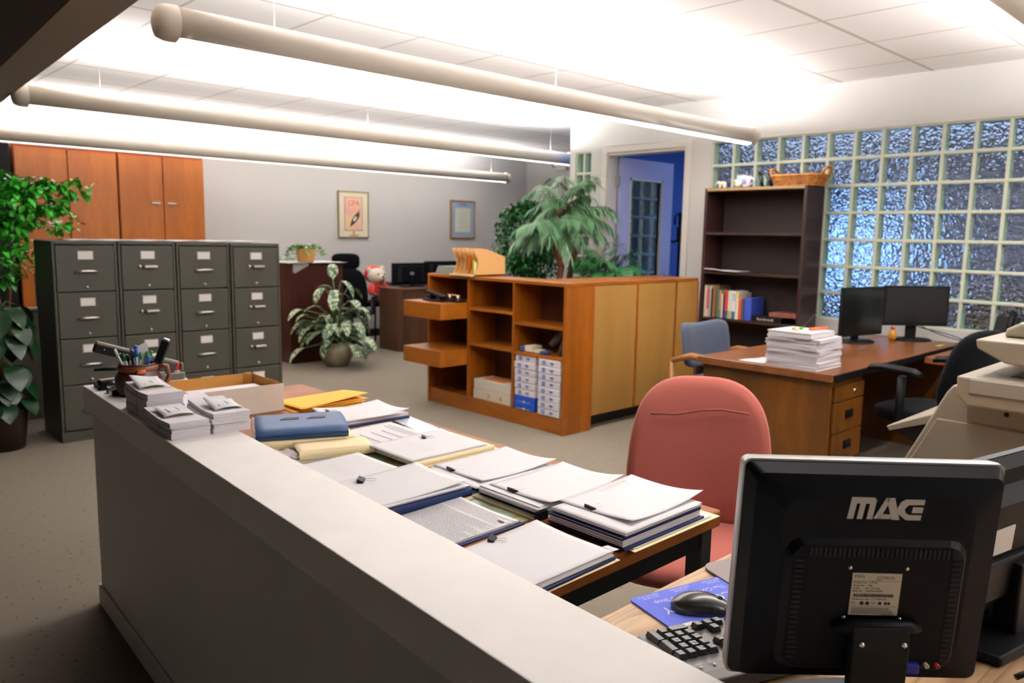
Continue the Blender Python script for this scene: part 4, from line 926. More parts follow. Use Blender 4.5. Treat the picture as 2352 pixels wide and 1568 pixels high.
# ================================================================== SALMON CHAIR
M_pink = mat('salmon_fabric', '#a65d54', .95, spec=.08, sheen=.12, bump=.35, bs=700)
t = thing('salmon_chair', 'salmon pink upholstered office chair with black arms beside the papered table', 'chair', (2.02, 1.28, 0), radians(122))
bk = MB(T(0, -.215, .70) @ Rx(radians(6)))
rings = [(0.0, -1), (.55, -.98), (.85, -.86), (.97, -.55), (1, 0), (.97, .55), (.85, .86), (.55, .98), (0.0, 1)]
bk.pad(.455, .50, .085, e=3.0, n=48, bend=.055, taper=-.10)
bk.build('backrest', M_pink, t)
MB(T(0, -.262, .80) @ Rx(radians(6))).tube([(-.15, .118, .038), (-.06, .104, .045), (.0, .102, .038), (.08, .106, .020), (.16, .120, .018)], .004, 6, flat=1).build('seam', mat('salmon_piping', '#824637', .95), t)
MB(T(0, .04, .445) @ Rx(radians(90))).pad(.49, .47, .085, e=3.6, n=40).build('seat', M_pink, t)
MB().tube([(0, -.02, .40), (0, -.25, .39), (0, -.30, .47), (0, -.27, .62)], .024, 8).build('back_bracket', M_black, t)
for s_ in (-1, 1):
    x = s_ * .275
    MB().tube([(x * .7, .13, .385), (x, .15, .40), (x * 1.04, .165, .46), (x * 1.04, .15, .52), (x * 1.04, .05, .545), (x * 1.04, -.08, .545), (x * 1.04, -.15, .52), (x * 1.02, -.13, .46), (x, -.10, .40), (x * .7, -.08, .385)], .017, 10, flat=1.3).build('armrest', M_black, t)
MB().tube([(0, 0, .09), (0, 0, .40)], .026, 12).cbox((0, 0, .39), (.2, .2, .025)).build('gas_lift', M_black, t)
for k in range(5):
    a = 2 * pi * k / 5; c, s_ = cos(a), sin(a)
    l = MB().tube([(0, 0, .10), (c * .17, s_ * .17, .085), (c * .29, s_ * .29, .07)], [.03, .022, .016], 8).build('leg', M_black, t)
    MB(T(c * .29, s_ * .29, .028) @ Rz(a)).tube([(0, -.02, 0), (0, .02, 0)], .027, 14).tube([(0, 0, 0), (0, 0, .04)], .008, 6).build('caster', M_black, l)

# ================================================================== COPIER
t = thing('copier', 'large beige office copier behind the monitors with a side tray', 'copier', (2.6, .3, 0)); oy = -.3
def PP(pts): return [(y + oy, z) for y, z in pts]
MB().prism(PP([(.97, .04), (.97, .53), (.783, .945), (.765, .972), (-.45, .972), (-.45, .04)]), 0, .62, 'x').build('body', M_beige, t, bevel=.008, seg=3)
MB().prism(PP([(.905, .64), (.80, .862), (-.44, .862), (-.44, .10), (.93, .10), (.93, .58)]), -.008, .004, 'x').build('front_door', M_beige, t, bevel=.004)
MB().prism(PP([(.704, .868), (.704, .93), (-.44, .93), (-.44, .868)]), -.005, .004, 'x').build('upper_panel', M_beige, t, bevel=.003)
MB(T(-.006, .615 + oy, .905) @ Ry(radians(-90))).lathe([(0, .004), (.006, .004), (.007, 0)], n=12).build('lock', M_dsteel, t)
MB().prism(PP([(.732, 1.015), (.728, .958), (.700, .930), (-.45, .930), (-.45, 1.015)]), -.09, .35, 'x').build('output_unit', M_beige, t, bevel=.006)
cp = MB(); cp.prism(PP([(.695, 1.011), (.695, .968), (.3, .968), (-.40, .968), (-.40, 1.011)]), -.096, -.088, 'x'); cp.build('control_panel', M_grey, t, bevel=.003)
MB().box(.02, .30, -.40 + oy, .62 + oy, 1.0152, 1.018).build('output_tray', mat('tray_dark', '#34332f', .4), t)
MB().prism(PP([(.70, 1.015), (.60, 1.015), (.56, 1.06), (.60, 1.09), (.69, 1.09)]), .36, .60, 'x').box(.40, .60, -.45 + oy, .60 + oy, .972, 1.06).build('scanner_support', M_beige, t, bevel=.004)
MB().prism(PP([(.700, 1.125), (.695, 1.098), (.62, 1.062), (.50, 1.052), (-.45, 1.052), (-.45, 1.125)]), -.06, .60, 'x').build('scanner', M_beige, t, bevel=.006, seg=3)
MB().prism(PP([(.66, 1.126), (.655, 1.150), (.62, 1.172), (.45, 1.19), (-.43, 1.19), (-.43, 1.126)]), .06, .58, 'x').build('document_feeder', M_beige, t, bevel=.010, seg=3)
MB().prism(PP([(.60, 1.14), (.57, 1.172), (.30, 1.18), (.26, 1.14)]), .035, .062, 'x').build('feeder_slot', M_grey, t, bevel=.004)
st_ = MB().prism([(.0, 0), (.20, .02), (.20, .035), (.0, .018)], .05, .60, 'y')
tr = MB(T(0, 0, 0)); tr.prism(PP([(.995, .78), (.985, .765), (.80, .835), (.80, .872)]), .12, .60, 'x'); tr.build('side_tray', M_beige, t, bevel=.004)
MB().prism(PP([(.975, .765), (.86, .715), (.85, .76), (.82, .82)]), .14, .58, 'x').build('tray_underside', M_dsteel, t)

# ================================================================== BIG MONITOR SEEN FROM BEHIND
t = thing('computer_monitor', 'large black monitor seen from behind with a silver MAG logo in the foreground', 'monitor', (1.0795, .4121, .739), radians(-42.85))
XM = T(0, 0, .9431 - .739) @ Rx(radians(3.36)) @ Ry(radians(.77)); W2, H2 = .18, .1615
M_mon = mat('monitor_shell', '#03060c', .5, spec=.13)
def rrect(w, h, r, n=5):
    o = []
    for cx, cz, a0 in ((w - r, h - r, 0), (-w + r, h - r, 90), (-w + r, -h + r, 180), (w - r, -h + r, 270)):
        for i in range(n + 1): a = radians(a0 + 90 * i / n); o.append((cx + r * cos(a), cz + r * sin(a)))
    return o
def loft(mb, secs, caps=True):   # secs: list of (y, outline)
    n = len(secs[0][1]); vs = [(x, y, z) for y, o in secs for x, z in o]
    mb.add(vs, [(i * n + j, i * n + (j + 1) % n, (i + 1) * n + (j + 1) % n, (i + 1) * n + j) for i in range(len(secs) - 1) for j in range(n)])
    mb.add(vs[:n], [tuple(range(n))]); mb.add(vs[-n:], [tuple(range(n))[::-1]]); return mb
loft(MB(XM), [(-.002, rrect(W2, H2, .010)), (.006, rrect(W2, H2, .010)), (.020, rrect(W2 - .002, H2 - .002, .010))]).build('front_bezel', mat('silver_bezel', '#b5b4b2', .35, metal=.5), t)
loft(MB(XM), [(-.0022, rrect(W2 - .003, H2 - .003, .010)), (-.006, rrect(W2 - .0035, H2 - .0035, .010)), (-.024, rrect(W2 - .013, H2 - .0125, .012)), (-.034, rrect(W2 - .05, H2 - .04, .03)), (-.0345, rrect(W2 - .055, H2 - .045, .03))]).build('back_shell', M_mon, t)
MB(XM).box(-W2 + .014, W2 - .014, .0195, .0212, -H2 + .02, H2 - .014).build('screen', M_blackg, t)
loft(MB(XM @ T(0, 0, -.033)), [(-.030, rrect(.128, .100, .025)), (-.043, rrect(.116, .090, .022)), (-.0435, rrect(.112, .086, .018))]).build('rear_housing', M_mon, t)
vt = MB(XM)
for i in range(30): x = -.094 + i * .0064; vt.box(x, x + .0034, -.0445, -.0395, .040, .0535)
for i in range(6):
    a = radians(90 - 15 * i); vt.M = XM @ T(.100, 0, .040) @ Ry(-a + pi / 2); vt.box(-.0017, .0017, -.0445, -.0395, .001, .0135)
vt.M = XM
for i in range(20): z = .034 - i * .0075; vt.box(.1005, .1125, -.0445, -.0395, z - .0018, z + .0018); vt.box(-.1125, -.1005, -.0445, -.0395, z - .0018, z + .0018)
vt.build('vent_slots', mat('vent_black', '#020203', .8), t)
# MAG logo
lg = MB(XM @ T(-.046, -.0350, .0915)); s = .0305
def pg(*p): lg.prism([(a * s, b * s) for a, b in p], -.0006, .0004, 'y')
pg((0, 0), (.27, 0), (.36, .72), (.09, .72)); pg((.43, 0), (.67, 0), (.76, .72), (.52, .72)); pg((.86, 0), (1.12, 0), (1.20, .72), (.95, .72))
pg((.09, .72), (1.20, .72), (1.22, .88), (1.14, 1), (.125, 1))
pg((1.16, .03), (1.45, .03), (1.87, 1), (1.64, 1)); pg((1.64, 1), (2.02, 1), (2.32, 0), (1.98, 0)); pg((1.3, .03), (1.93, .03), (1.90, .24), (1.45, .24))
pg((2.30, .22), (2.60, .0), (2.72, .24), (2.56, .34), (2.50, .48), (2.56, .60), (2.66, .70), (2.50, .95), (2.30, .82), (2.18, .56), (2.20, .36))
pg((2.50, .95), (2.66, .70), (3.33, .72), (3.35, .95)); pg((2.60, .0), (3.25, 0), (3.28, .24), (2.72, .24)); pg((2.83, .34), (3.29, .34), (3.32, .60), (2.86, .60))
lg.build('logo_lettering', mat('logo_silver', '#b9b4aa', .5), t)
# rating label
lb_ = MB(XM).box(-.033, .034, -.0448, -.0432, -.043, .018).build('rating_label', mat('label_silver', '#bdb49f', .6), t)
def ltext(s_, x, z, sz): return text('label_print', s_, sz, M_dink, t, XM @ T(x, -.0449, z) @ Rx(pi / 2), ext=.0001)
for s_, x, z, sz in (('MAG', -.0305, .0115, .0065), ('Tech Technology Co., Ltd.', 0, .0128, .0022), ('No.2, Hsin Kang Rd., Tainan', 0, .0104, .0022), ('Taiwan', 0, .0081, .0022), ('Product No.:   LT776s', -.031, .0035, .0036), ('Model No.:    780', -.031, -.0008, .0036), ('Power:       DC 12V 4.0A', -.031, -.0048, .0036), ('Serial No.:   27602505097092', -.031, -.0088, .0034),
                     ('Manufactured date:  OCTOBER.2003', -.031, -.0205, .0032), ('FC', -.031, -.0272, .0055), ('CE', -.0035, -.0270, .0045)): ltext(s_, x, z, sz)
pr = MB(XM); pr.box(-.032, .032, -.0450, -.0446, .0068, .0071); pr.box(-.032, .032, -.0450, -.0446, -.0303, -.03)
x = -.029
while x < .025: w_ = random.choice((.0004, .0007, .0010)); pr.box(x, x + w_, -.0450, -.0446, -.0165, -.0118); x += w_ + random.choice((.0004, .0006))
for cx in (-.0165, -.009): pr.M = XM @ T(cx, -.0449, -.0255) @ Rx(pi / 2); pr.lathe([(0, .0003), (.0028, .0003), (.0028, 0)], n=16)
pr.M = XM; pr.box(.006, .0105, -.045, -.0446, -.0275, -.0235); pr.box(.014, .018, -.045, -.0446, -.0275, -.0235); pr.ball((.0205, -.0449, -.0255), (.0022, .0002, .0022), 10)
for k in range(5): pr.box(-.030, random.uniform(.022, .030), -.0450, -.0446, -.0330 - k * .0019, -.0323 - k * .0019)
pr.box(.012, .029, -.045, -.0446, -.0424, -.0417); pr.build('label_symbols', M_dink, t)
for x, z in ((-.037, .025), (.040, .025), (-.038, -.048), (.039, -.049)): MB(XM @ T(x, -.0435, z) @ Rx(pi / 2)).lathe([(0, .002), (.0022, .0012), (.0026, 0)], n=12).build('screw', M_steel, t)
nk = MB()
cxx = .004
nk.prism([(-.050, -.735 + .739), (-.062, .05), (-.066, .12), (-.062, .150), (-.046, .150), (-.046, .0)], cxx - .038, cxx + .038, 'x')
nk.build('stand_neck', mat('stand_plastic', '#070b0c', .5, spec=.2), t, bevel=.004)
MB().tube([(cxx - .058, -.048, .142), (cxx - .04, -.050, .146), (cxx + .04, -.050, .146), (cxx + .058, -.048, .142)], [.006, .010, .010, .006], 12).build('hinge', M_mon, t)
for x in (-.027, .030): MB(T(cxx + x, -.0655, .128) @ Rx(pi / 2)).lathe([(0, .003), (.0032, .002), (.0036, 0)], n=14).build('screw', M_steel, t)
MB().lathe([(0, 0), (.128, 0), (.13, .006), (.118, .013), (.03, .018), (0, .018)], (0, -.012, 0), n=48, sx=1.15, sy=.52).build('base', mat('stand_base', '#3a3b3e', .35), t)
for x, c, nme in ((.083, '#d6d2b8', 'white'), (.098, '#b3202c', 'red')):
    j = MB(XM @ T(x, -.0435, -.116) @ Rx(pi / 2)).lathe([(.0016, .002), (.0016, .006), (.0032, .006), (.0032, 0)], n=16).build('audio_jack', mat('jack_' + nme, c, .4), t, label='%s ringed audio jack' % nme)
MB(XM).box(.052, .072, -.052, -.034, -.128, -.112).build('video_plug', mat('vga_blue', '#141a86', .4), t, bevel=.003, label='dark blue video plug')

# second monitor, at the picture edge
t = thing('computer_monitor', 'black monitor with a grey sloping top at the picture edge, white sticker on its back', 'monitor', (1.50, .365, .739), radians(-11.3))
M2 = T(0, 0, .155) @ Rx(radians(4))
loft(MB(M2), [(.0, rrect(.20, .150, .008)), (.012, rrect(.20, .150, .008)), (.018, rrect(.197, .147, .008))]).build('front_bezel', M_black, t)
loft(MB(M2), [(-.001, rrect(.199, .149, .008)), (-.022, rrect(.185, .136, .012)), (-.024, rrect(.150, .11, .02)), (-.05, rrect(.13, .09, .02))]).build('back_shell', mat('grey_shell', '#0a0c0e', .55, spec=.12), t)
MB(M2).box(-.185, .185, .0175, .0185, -.135, .138).build('screen', M_blackg, t)
MB(M2).box(-.13, .13, -.062, -.048, -.07, -.0).build('rear_housing', M_black, t, bevel=.004)
MB(M2).box(-.097, -.03, -.0525, -.0505, .008, .052).build('sticker', mat('sticker_white', '#c9c6c4', .6), t, label='white printed sticker')
MB().box(-.035, .035, -.075, -.035, .01, .14).build('stand_neck', M_black, t, bevel=.004)
MB().prism([(-.13, -.10), (.13, -.10), (.15, -.02), (.12, .10), (-.12, .10), (-.15, -.02)], 0, .018).build('base', M_black, t, bevel=.005)
def bez(p, n=18): return [tuple((1 - u) ** 3 * p[0][k] + 3 * u * (1 - u) ** 2 * p[1][k] + 3 * u * u * (1 - u) * p[2][k] + u ** 3 * p[3][k] for k in range(3)) for u in [i / n for i in range(n + 1)]]
for pts, r, lb in (([(1.22, .245, .80), (1.27, .20, .83), (1.33, .19, .79), (1.40, .15, .745)], .0042, 'thick black cable leaving the plug beside the big monitor'),
                   ([(1.18, .30, .745), (1.25, .27, .745), (1.32, .25, .745), (1.50, .17, .745)], .0028, 'thin black cable crossing the oak desk below the second monitor base'),
                   ([(1.10, .36, .745), (1.17, .27, .745), (1.22, .22, .745), (1.30, .14, .745)], .0032, 'black cable running on the oak desk past the big monitor corner')):
    tag(MB().tube(bez(pts), r, 8).build('cable', M_black), lb, 'cable', 'cables on the oak desk')

# ================================================================== KEYBOARD, MOUSE, PADS
t = thing('computer_keyboard', 'black keyboard with grey-lit keys lying in front of the big MAG monitor', 'keyboard', (.985, .725, .7425), radians(-20.9))
M_kb = mat('keyboard_shell', '#4a4844', .35, spec=.5); M_key = mat('key_plastic', '#17181a', .3, spec=.6); M_kt = mat('key_legend', '#c9c5bc', .6)
MB().prism([(0, 0), (-.172, 0), (-.172, .022), (-.150, .024), (-.005, .012), (0, .008)], 0, .455, 'x').build('body', M_kb, t, bevel=.003)
def key(x, y, w_, l_=.0175, leg=None):
    z0 = .013 + (-y) * .075; k = MB(); tp = .003
    k.add([(x, y, z0), (x + w_, y, z0), (x + w_, y - l_, z0 + .001), (x, y - l_, z0 + .001), (x + tp, y - .0015, z0 + .009), (x + w_ - tp, y - .0015, z0 + .009), (x + w_ - tp, y - l_ + tp, z0 + .010), (x + tp, y - l_ + tp, z0 + .010)],
          [(0, 1, 2, 3), (4, 5, 6, 7), (0, 1, 5, 4), (1, 2, 6, 5), (2, 3, 7, 6), (3, 0, 4, 7)])
    o = k.build('key', M_key, t, bevel=.0012)
    if leg: text('legend', leg, .0075, M_kt, o, T(x + w_ - .004, y - .005, z0 + .0102) @ Rz(pi), ext=.0001)
U = .0193; y0 = -.012
# the numeric pad lies at the small-x end (user sits on the far side)
for r, row in enumerate((('ENT2', '.', '0W'), (None, '3', '2', '1'), ('+2', '6', '5', '4'), (None, '9', '8', '7'), ('-', '*', '/', 'Num'))):
    x = .010
    for c in row:
        if c is None: x += U; continue
        yy = y0 - r * U; w_ = U - .0015; l_ = .0178
        if c in ('ENT2', '+2'): key(x, yy, w_, .037)
        elif c == '0W': key(x, yy, 2 * U - .0015, l_, '0'); x += U
        else: key(x, yy, w_, l_, c if len(c) == 1 else None)
        x += U
for c, (a, b) in enumerate(((0, 0), (1, 0), (2, 0), (1, 1))): key(.098 + a * U, y0 - b * U, U - .0015)
for a in range(3):
    for b in (3, 4): key(.098 + a * U, y0 - b * U - .001, U - .0015)
for a in range(15):
    for b in range(5):
        if a == 14 and b % 2: continue
        if b == 0 and 4 <= a <= 8: continue
        key(.166 + a * U * .97, y0 - b * U, U - .0020)
key(.166 + 4 * U * .97, y0, U * 5 - .006)
lt = MB()
for k in range(3): lt.M = T(.028 + k * .024, -.138, .0245); lt.lathe([(0, .0005), (.0028, .0005), (.0028, 0)], n=12); lt.box(-.006, .006, .006, .0075, 0, .0004)
lt.build('status_lights', M_kt, t)
M_pad = mat('mouse_pad_blue', '#5a68cf', .75)
t = thing('mouse_pad', 'bright blue mouse pad printed with white upside-down lettering', 'mouse pad', (1.10, .829, .7385), radians(-15.5))
loft(MB(T(.115, -.095, .0015) @ Rx(radians(90))), [(-.0015, rrect(.115, .095, .010)), (.0015, rrect(.115, .095, .010))]).build('pad', M_pad, t)
def pt(s_, x, y, sz, sh=0): text('lettering', s_, sz, mat('pad_print', '#d9d9ee', .7), t, T(x, y, .0031) @ Rz(pi), ext=.00005, shear=sh)
pt('(248) 644-5933', .062, -.0055, .0075); pt('Birmingham', .057, -.0135, .0075); pt('(248) 852-2240', .137, -.0055, .0075); pt('Rochester', .125, -.0135, .0075); pt('(248) 353-0351', .212, -.0055, .0075); pt('Southfield', .205, -.0135, .0075)
pt('The Computer Pro Shop', .200, -.0300, .0165); pt('COMPANY', .192, -.0570, .034); pt('FRIENDLY', .176, -.0810, .028)
MB().box(.018, .05, -.135, -.118, .003, .0033).build('printed_block', mat('pad_print2', '#e6e4d2', .7), t)
t = thing('mouse_pad', 'plain grey mouse pad with rounded corners partly hidden behind the big monitor', 'mouse pad', (1.395, .705, .7418), radians(-20))
loft(MB(Rx(radians(90))), [(-.002, rrect(.105, .09, .03, 8)), (.002, rrect(.105, .09, .03, 8))]).build('pad', mat('grey_pad', '#8d8280', .8), t)
t = thing('computer_mouse', 'black computer mouse resting on the blue mouse pad', 'mouse', (1.166, .716, .7422), radians(-46))
ms = MB(); nx, ny = 16, 18
def mf(u, v):     # half ellipsoid hull, rear high
    a = pi * u; y = v
    w_ = .031 * (1 - abs(2 * v - 1) ** 3.2) ** .45 * (1.0 - .08 * v); h = .036 * (sin(pi * min(1, (1 - v) * .86 + .07)) ** .75) * (1 - .30 * v)
    return (-.055 + .112 * v if False else .112 * v - .055, w_ * cos(a), h * sin(a) ** .8)
ms.grid(nx, ny, mf); ms.build('shell', mat('mouse_plastic', '#26241f', .25, spec=.6), t)
MB().tube([(.030, -.003, .0205), (.030, .003, .0205)], .006, 12).build('scroll_wheel', M_grey, t)

# ================================================================== PAPERS ON THE TABLE
random.seed(12)
TZ = .7405
# map under the papers
def map_mat():
    m = mat('map_print', '#9aa58c', .35, spec=.5); n = m.node_tree; p = n.nodes['Principled BSDF']; L = n.links.new
    tc = n.nodes.new('ShaderNodeTexCoord'); t_ = n.nodes.new('ShaderNodeTexNoise'); t_.inputs['Scale'].default_value = 9; t_.inputs['Detail'].default_value = 5
    cr = n.nodes.new('ShaderNodeValToRGB'); e = cr.color_ramp.elements
    e[0].position = .36; e[0].color = lin('#8fc0c9'); e[1].position = .43; e[1].color = lin('#a9b094')
    for q, c in ((.5, '#7f8a6a'), (.55, '#c9b86a'), (.6, '#9aa887')): k = e.new(q); k.color = lin(c)
    L(tc.outputs['Object'], t_.inputs['Vector']); L(t_.outputs[0], cr.inputs[0]); L(cr.outputs[0], p.inputs['Base Color']); return m
o = MB().box(1.02, 1.61, 1.235, 2.15, TZ - .0002, TZ + .0008).build('map_sheet', map_mat()); tag(o, 'pale green printed map lying flat on the table under the document stacks', 'map')
tag(MB().box(1.33, 1.42, 1.218, 1.262, TZ + .001, TZ + .0016).build('yellow_note', mat('highlighter_yellow', '#c9c63c', .6)), 'yellow printed strip on the map between the document stacks', 'note')

def clip(parent, x, y, z, rz=0, s=1.0):
    s *= .85
    M = T(x, y, z) @ Rz(rz) @ Matrix.Scale(s, 4)
    c = MB(M).prism([(-.010, -.003), (.006, -.0035), (.006, .0015), (-.010, .008)], -.016, .016, 'y').build('binder_clip', M_black, parent, bevel=.0006)
    pts = [(.002, -.007, .002), (.012, -.006, .003), (.024, -.0095, .003), (.033, -.008, .003), (.036, 0, .003), (.033, .008, .003), (.024, .0095, .003), (.012, .006, .003), (.002, .007, .002)]
    MB(M).tube(pts, .0009, 6).build('clip_handle', M_steel, c)
def sheetf(w_, l_, curl=(0, 0, 0, 0), wav=.0):
    """rounded curls at the corners: order (x-,y-),(x+,y-),(x+,y+),(x-,y+)"""
    def f(u, v):
        a, b, c, d = curl
        z = a * (1 - u) ** 3 * (1 - v) ** 3 + b * u ** 3 * (1 - v) ** 3 + c * u ** 3 * v ** 3 + d * (1 - u) ** 3 * v ** 3 + wav * sin(u * 5) * sin(v * 4)
        return ((u - .5) * w_, (v - .5) * l_, z)
    return f
def lines_on(parent, f, w_, l_, z, rows, x0, x1, y0, y1, step, words=(.006, .02), wd=.0011, m=M_ink, name='print', fill=.9):
    """rows of word-like dashes running along y, stacked in x"""
    b = MB(); x = x1; r = 0
    while x > x0 and r < rows:
        y = y1; end = y0 + (random.random() * .3 * (y1 - y0) if random.random() > fill else 0)
        while y > end:
            q = random.uniform(*words); u, v, v2 = x / w_ + .5, y / l_ + .5, max((y - q) / l_ + .5, 0)
            za = f(u, v)[2] + z + .0019; zb = f(u, v2)[2] + z + .0019
            b.add([(x, y, za), (x - wd, y, za), (x - wd, y - q, zb), (x, y - q, zb)], [(0, 1, 2, 3)]); y -= q + random.uniform(.001, .003)
        x -= step; r += 1
    return b.build(name, m, parent)
def doc_stack(label, loc, rz, spec, name='document_stack', cat='documents', group=None):
    """spec: layers from the bottom (kind, w, l, thickness, dx, dy, rot deg, curl)"""
    t = thing(name, label, cat, loc, radians(rz), group); z = 0; top = None
    for k in spec:
        kind, w_, l_, th, dx, dy, ro = k[:7]; curl = k[7] if len(k) > 7 else (0, 0, 0, 0)
        M = T(dx, dy, z) @ Rz(radians(ro))
        if kind in ('manila', 'navy', 'gold'):
            m = {'manila': M_manila, 'navy': M_navy, 'gold': M_manila}[kind]; b = MB(M)
            b.box(-w_ / 2, w_ / 2, -l_ / 2, l_ / 2, 0, .0012)                       # lower cover
            if th > .003:
                b.grid(14, 4, lambda u, v: ((u - .5) * w_, (v - .5) * l_ + (.004 if kind == 'navy' else .006), th - .0002 + .0 * v - .002 * (abs(2 * u - 1) ** 4)), t=.0009)
                # rounded spine at the near (y-) edge
                n = 8; b.grid(14, n, lambda u, v: ((u - .5) * w_, -l_ / 2 + .004 - .0045 * sin(pi * v), .0006 + (th - .0012) * (1 - cos(pi * v)) / 2), t=0)
                MB(M).box(-w_ / 2 + .006, w_ / 2 - .010, -l_ / 2 + .006, l_ / 2 - .006, .0013, th - .0025).build('pages', M_paper2, t)
            b.build(kind + '_folder', m, t)
        elif kind == 'pages':
            b = MB(M); n = max(2, int(th / .0022))
            for i in range(n):
                ax, ay = random.uniform(-.0022, .0022), random.uniform(-.0022, .0022)
                b.box(-w_ / 2 + ax, w_ / 2 + ax, -l_ / 2 + ay, l_ / 2 + ay, th * i / n, th * (i + 1) / n - .0004)
            b.build('pages', M_paper2 if th > .004 else M_paper, t)
        elif kind == 'sheet':
            f = sheetf(w_, l_, curl, .0012); MB(M @ T(0, 0, .0014)).grid(16, 12, f, t=.0006).build('top_sheet', M_paper, t); top = (f, w_, l_, z)
        z += th
    return t, z, top
# S1 nearest the counter end of the table
t, z, _ = doc_stack('clipped white document stack at the near corner of the table beside the counter', (1.068, 1.06, TZ), 1, [('manila', .295, .232, .003, .008, .002, 0), ('navy', .29, .226, .007, .002, .002, 1), ('pages', .279, .216, .012, 0, 0, 0), ('sheet', .279, .216, .001, -.002, 0, 0, (0, .0, .006, 0))], group='clipped document stacks')
MB(T(0, 0, z - .001)).grid(8, 6, lambda u, v: (.139 + .02 * u, -.108 + .03 * v, .001 - .002 * u), t=.0005).build('sheet_corner', M_paper, t)
clip(t, -.005, .098, z + .002, -pi / 2 + .5)
# S2 form
t, z, top = doc_stack('printed text form lying on a navy folder between the counter and the map', (1.065, 1.335, TZ), 1, [('navy', .292, .232, .005, .004, 0, 0), ('pages', .279, .216, .004, 0, 0, 0), ('sheet', .279, .216, .0008, 0, 0, 0, (0, 0, .004, 0))])
lines_on(t, top[0], .279, .216, top[3], 8, -.05, .128, -.095, .095, .0062, (.01, .03), .0012, M_ink, 'print', .6)
lines_on(t, top[0], .279, .216, top[3], 40, -.128, .072, -.10, .10, .0034, (.003, .012), .0009, M_ink, 'fine_print', .85)
MB().box(.100, .104, -.098, -.078, top[3] + .003, top[3] + .0034).box(-.118, -.112, -.100, -.082, top[3] + .0012, top[3] + .0018).build('form_number', M_dink, t)
# S3
t, z, _ = doc_stack('thickest document stack, at the outer near corner of the table over a navy folder', (1.42, 1.075, TZ), 0,
    [('manila', .33, .225, .003, .025, -.010, 0), ('pages', .30, .212, .0025, .018, -.006, 0), ('navy', .300, .220, .006, -.012, -.002, 0), ('pages', .29, .214, .016, -.016, 0, 0), ('navy', .295, .218, .009, -.018, .002, 0), ('pages', .29, .214, .008, -.014, 0, .5), ('sheet', .279, .214, .002, -.025, -.008, 0, (0, 0, .01, 0)), ('sheet', .279, .212, .003, .020, .012, 1.0, (.010, .016, .004, 0))], group='clipped document stacks')
clip(t, -.108, .030, z + .001, -.2)
# S4
t, z, _ = doc_stack('document stack with a black band, next to the thickest one on the table', (1.40, 1.325, TZ), 0,
    [('manila', .30, .23, .008, -.004, -.002, 0), ('navy', .285, .22, .006, .006, .0, 0), ('pages', .28, .214, .014, .002, 0, 0), ('sheet', .279, .214, .002, -.012, -.006, 0, (0, 0, .006, 0)), ('pages', .275, .212, .003, 0, 0, 0), ('sheet', .279, .212, .003, .022, -.012, .6, (.008, .018, .004, 0))], group='clipped document stacks')
clip(t, -.110, .012, z + .001, -.1); MB().box(-.155, -.12, -.118, -.108, .004, .024).build('elastic_band', M_black, t)
# S5
t, z, _ = doc_stack('white document stack behind the banded one, its top sheet lifting at the corner', (1.43, 1.565, TZ), 0,
    [('manila', .28, .21, .002, .002, 0, 0), ('navy', .285, .21, .005, -.004, -.004, 0), ('pages', .28, .212, .010, 0, 0, 0), ('sheet', .275, .212, .002, -.03, -.010, 1, (0, 0, 0, 0)), ('sheet', .279, .212, .003, .012, .006, -.5, (.006, .014, .004, 0))], group='clipped document stacks')
clip(t, -.118, .04, z + .001, -.2)
# S6
t, z, _ = doc_stack('white clipped document stack with a rounded navy folder beside the counter ledge', (1.09, 1.545, TZ), -1,
    [('manila', .29, .225, .006, .008, -.002, 0), ('manila', .285, .222, .004, .0, .0, 0), ('navy', .292, .222, .022, .004, 0, 0), ('pages', .279, .214, .006, -.006, 0, 0), ('sheet', .30, .22, .002, -.01, -.003, 0), ('sheet', .279, .216, .003, .0, .004, 0, (0, .010, .006, 0))], group='clipped document stacks')
clip(t, -.055, .075, z + .002, -.75, 1.15)
t, z, top = doc_stack('white letter with a few printed lines behind the clipped stack at the counter ledge', (1.075, 1.80, TZ), 2, [('pages', .279, .216, .020, 0, 0, 0), ('sheet', .279, .216, .001, 0, 0, 0, (0, 0, 0, .004))])
lines_on(t, top[0], .279, .216, top[3], 3, -.06, .02, -.05, .06, .012, (.006, .02), .001, mat('faint_ink2', '#b9b6ba', .8))
# S7
t, z, top = doc_stack('white clipped papers lying on cream folders at the outer side of the table', (1.42, 1.825, TZ), 0,
    [('manila', .30, .235, .004, .03, -.01, 0), ('manila', .30, .232, .006, .018, -.004, 0), ('manila', .29, .228, .016, .0, -.004, 0), ('pages', .279, .216, .003, -.015, .0, 0), ('sheet', .285, .226, .002, -.02, .004, 0, (0, 0, .004, 0))], group='clipped document stacks')
clip(t, .02, .07, z + .001, -.6)
lines_on(t, top[0], .285, .226, top[3], 3, -.12, -.04, -.06, .06, .012, (.005, .015), .0009, MATS['faint_ink2'])
t, z, top = doc_stack('printed sheets with ruled columns behind the cream folders, a wire clip at their edge', (1.37, 2.055, TZ), 0, [('pages', .26, .22, .018, 0, 0, 0), ('sheet', .27, .23, .001, 0, 0, 1, (0, 0, 0, 0))])
for xx in (.10, .082, .04, .0, -.045): MB(T(0, 0, top[3] + .0032)).box(xx, xx + .0022, -.09, .03 + .05 * (xx > .05), 0, .0003).build('ruled_line', M_ink, t)
lines_on(t, top[0], .27, .23, top[3], 8, -.125, -.06, -.1, .09, .008, (.005, .015), .0008, MATS['faint_ink2'])
clip(t, -.125, -.03, z, pi, .7)
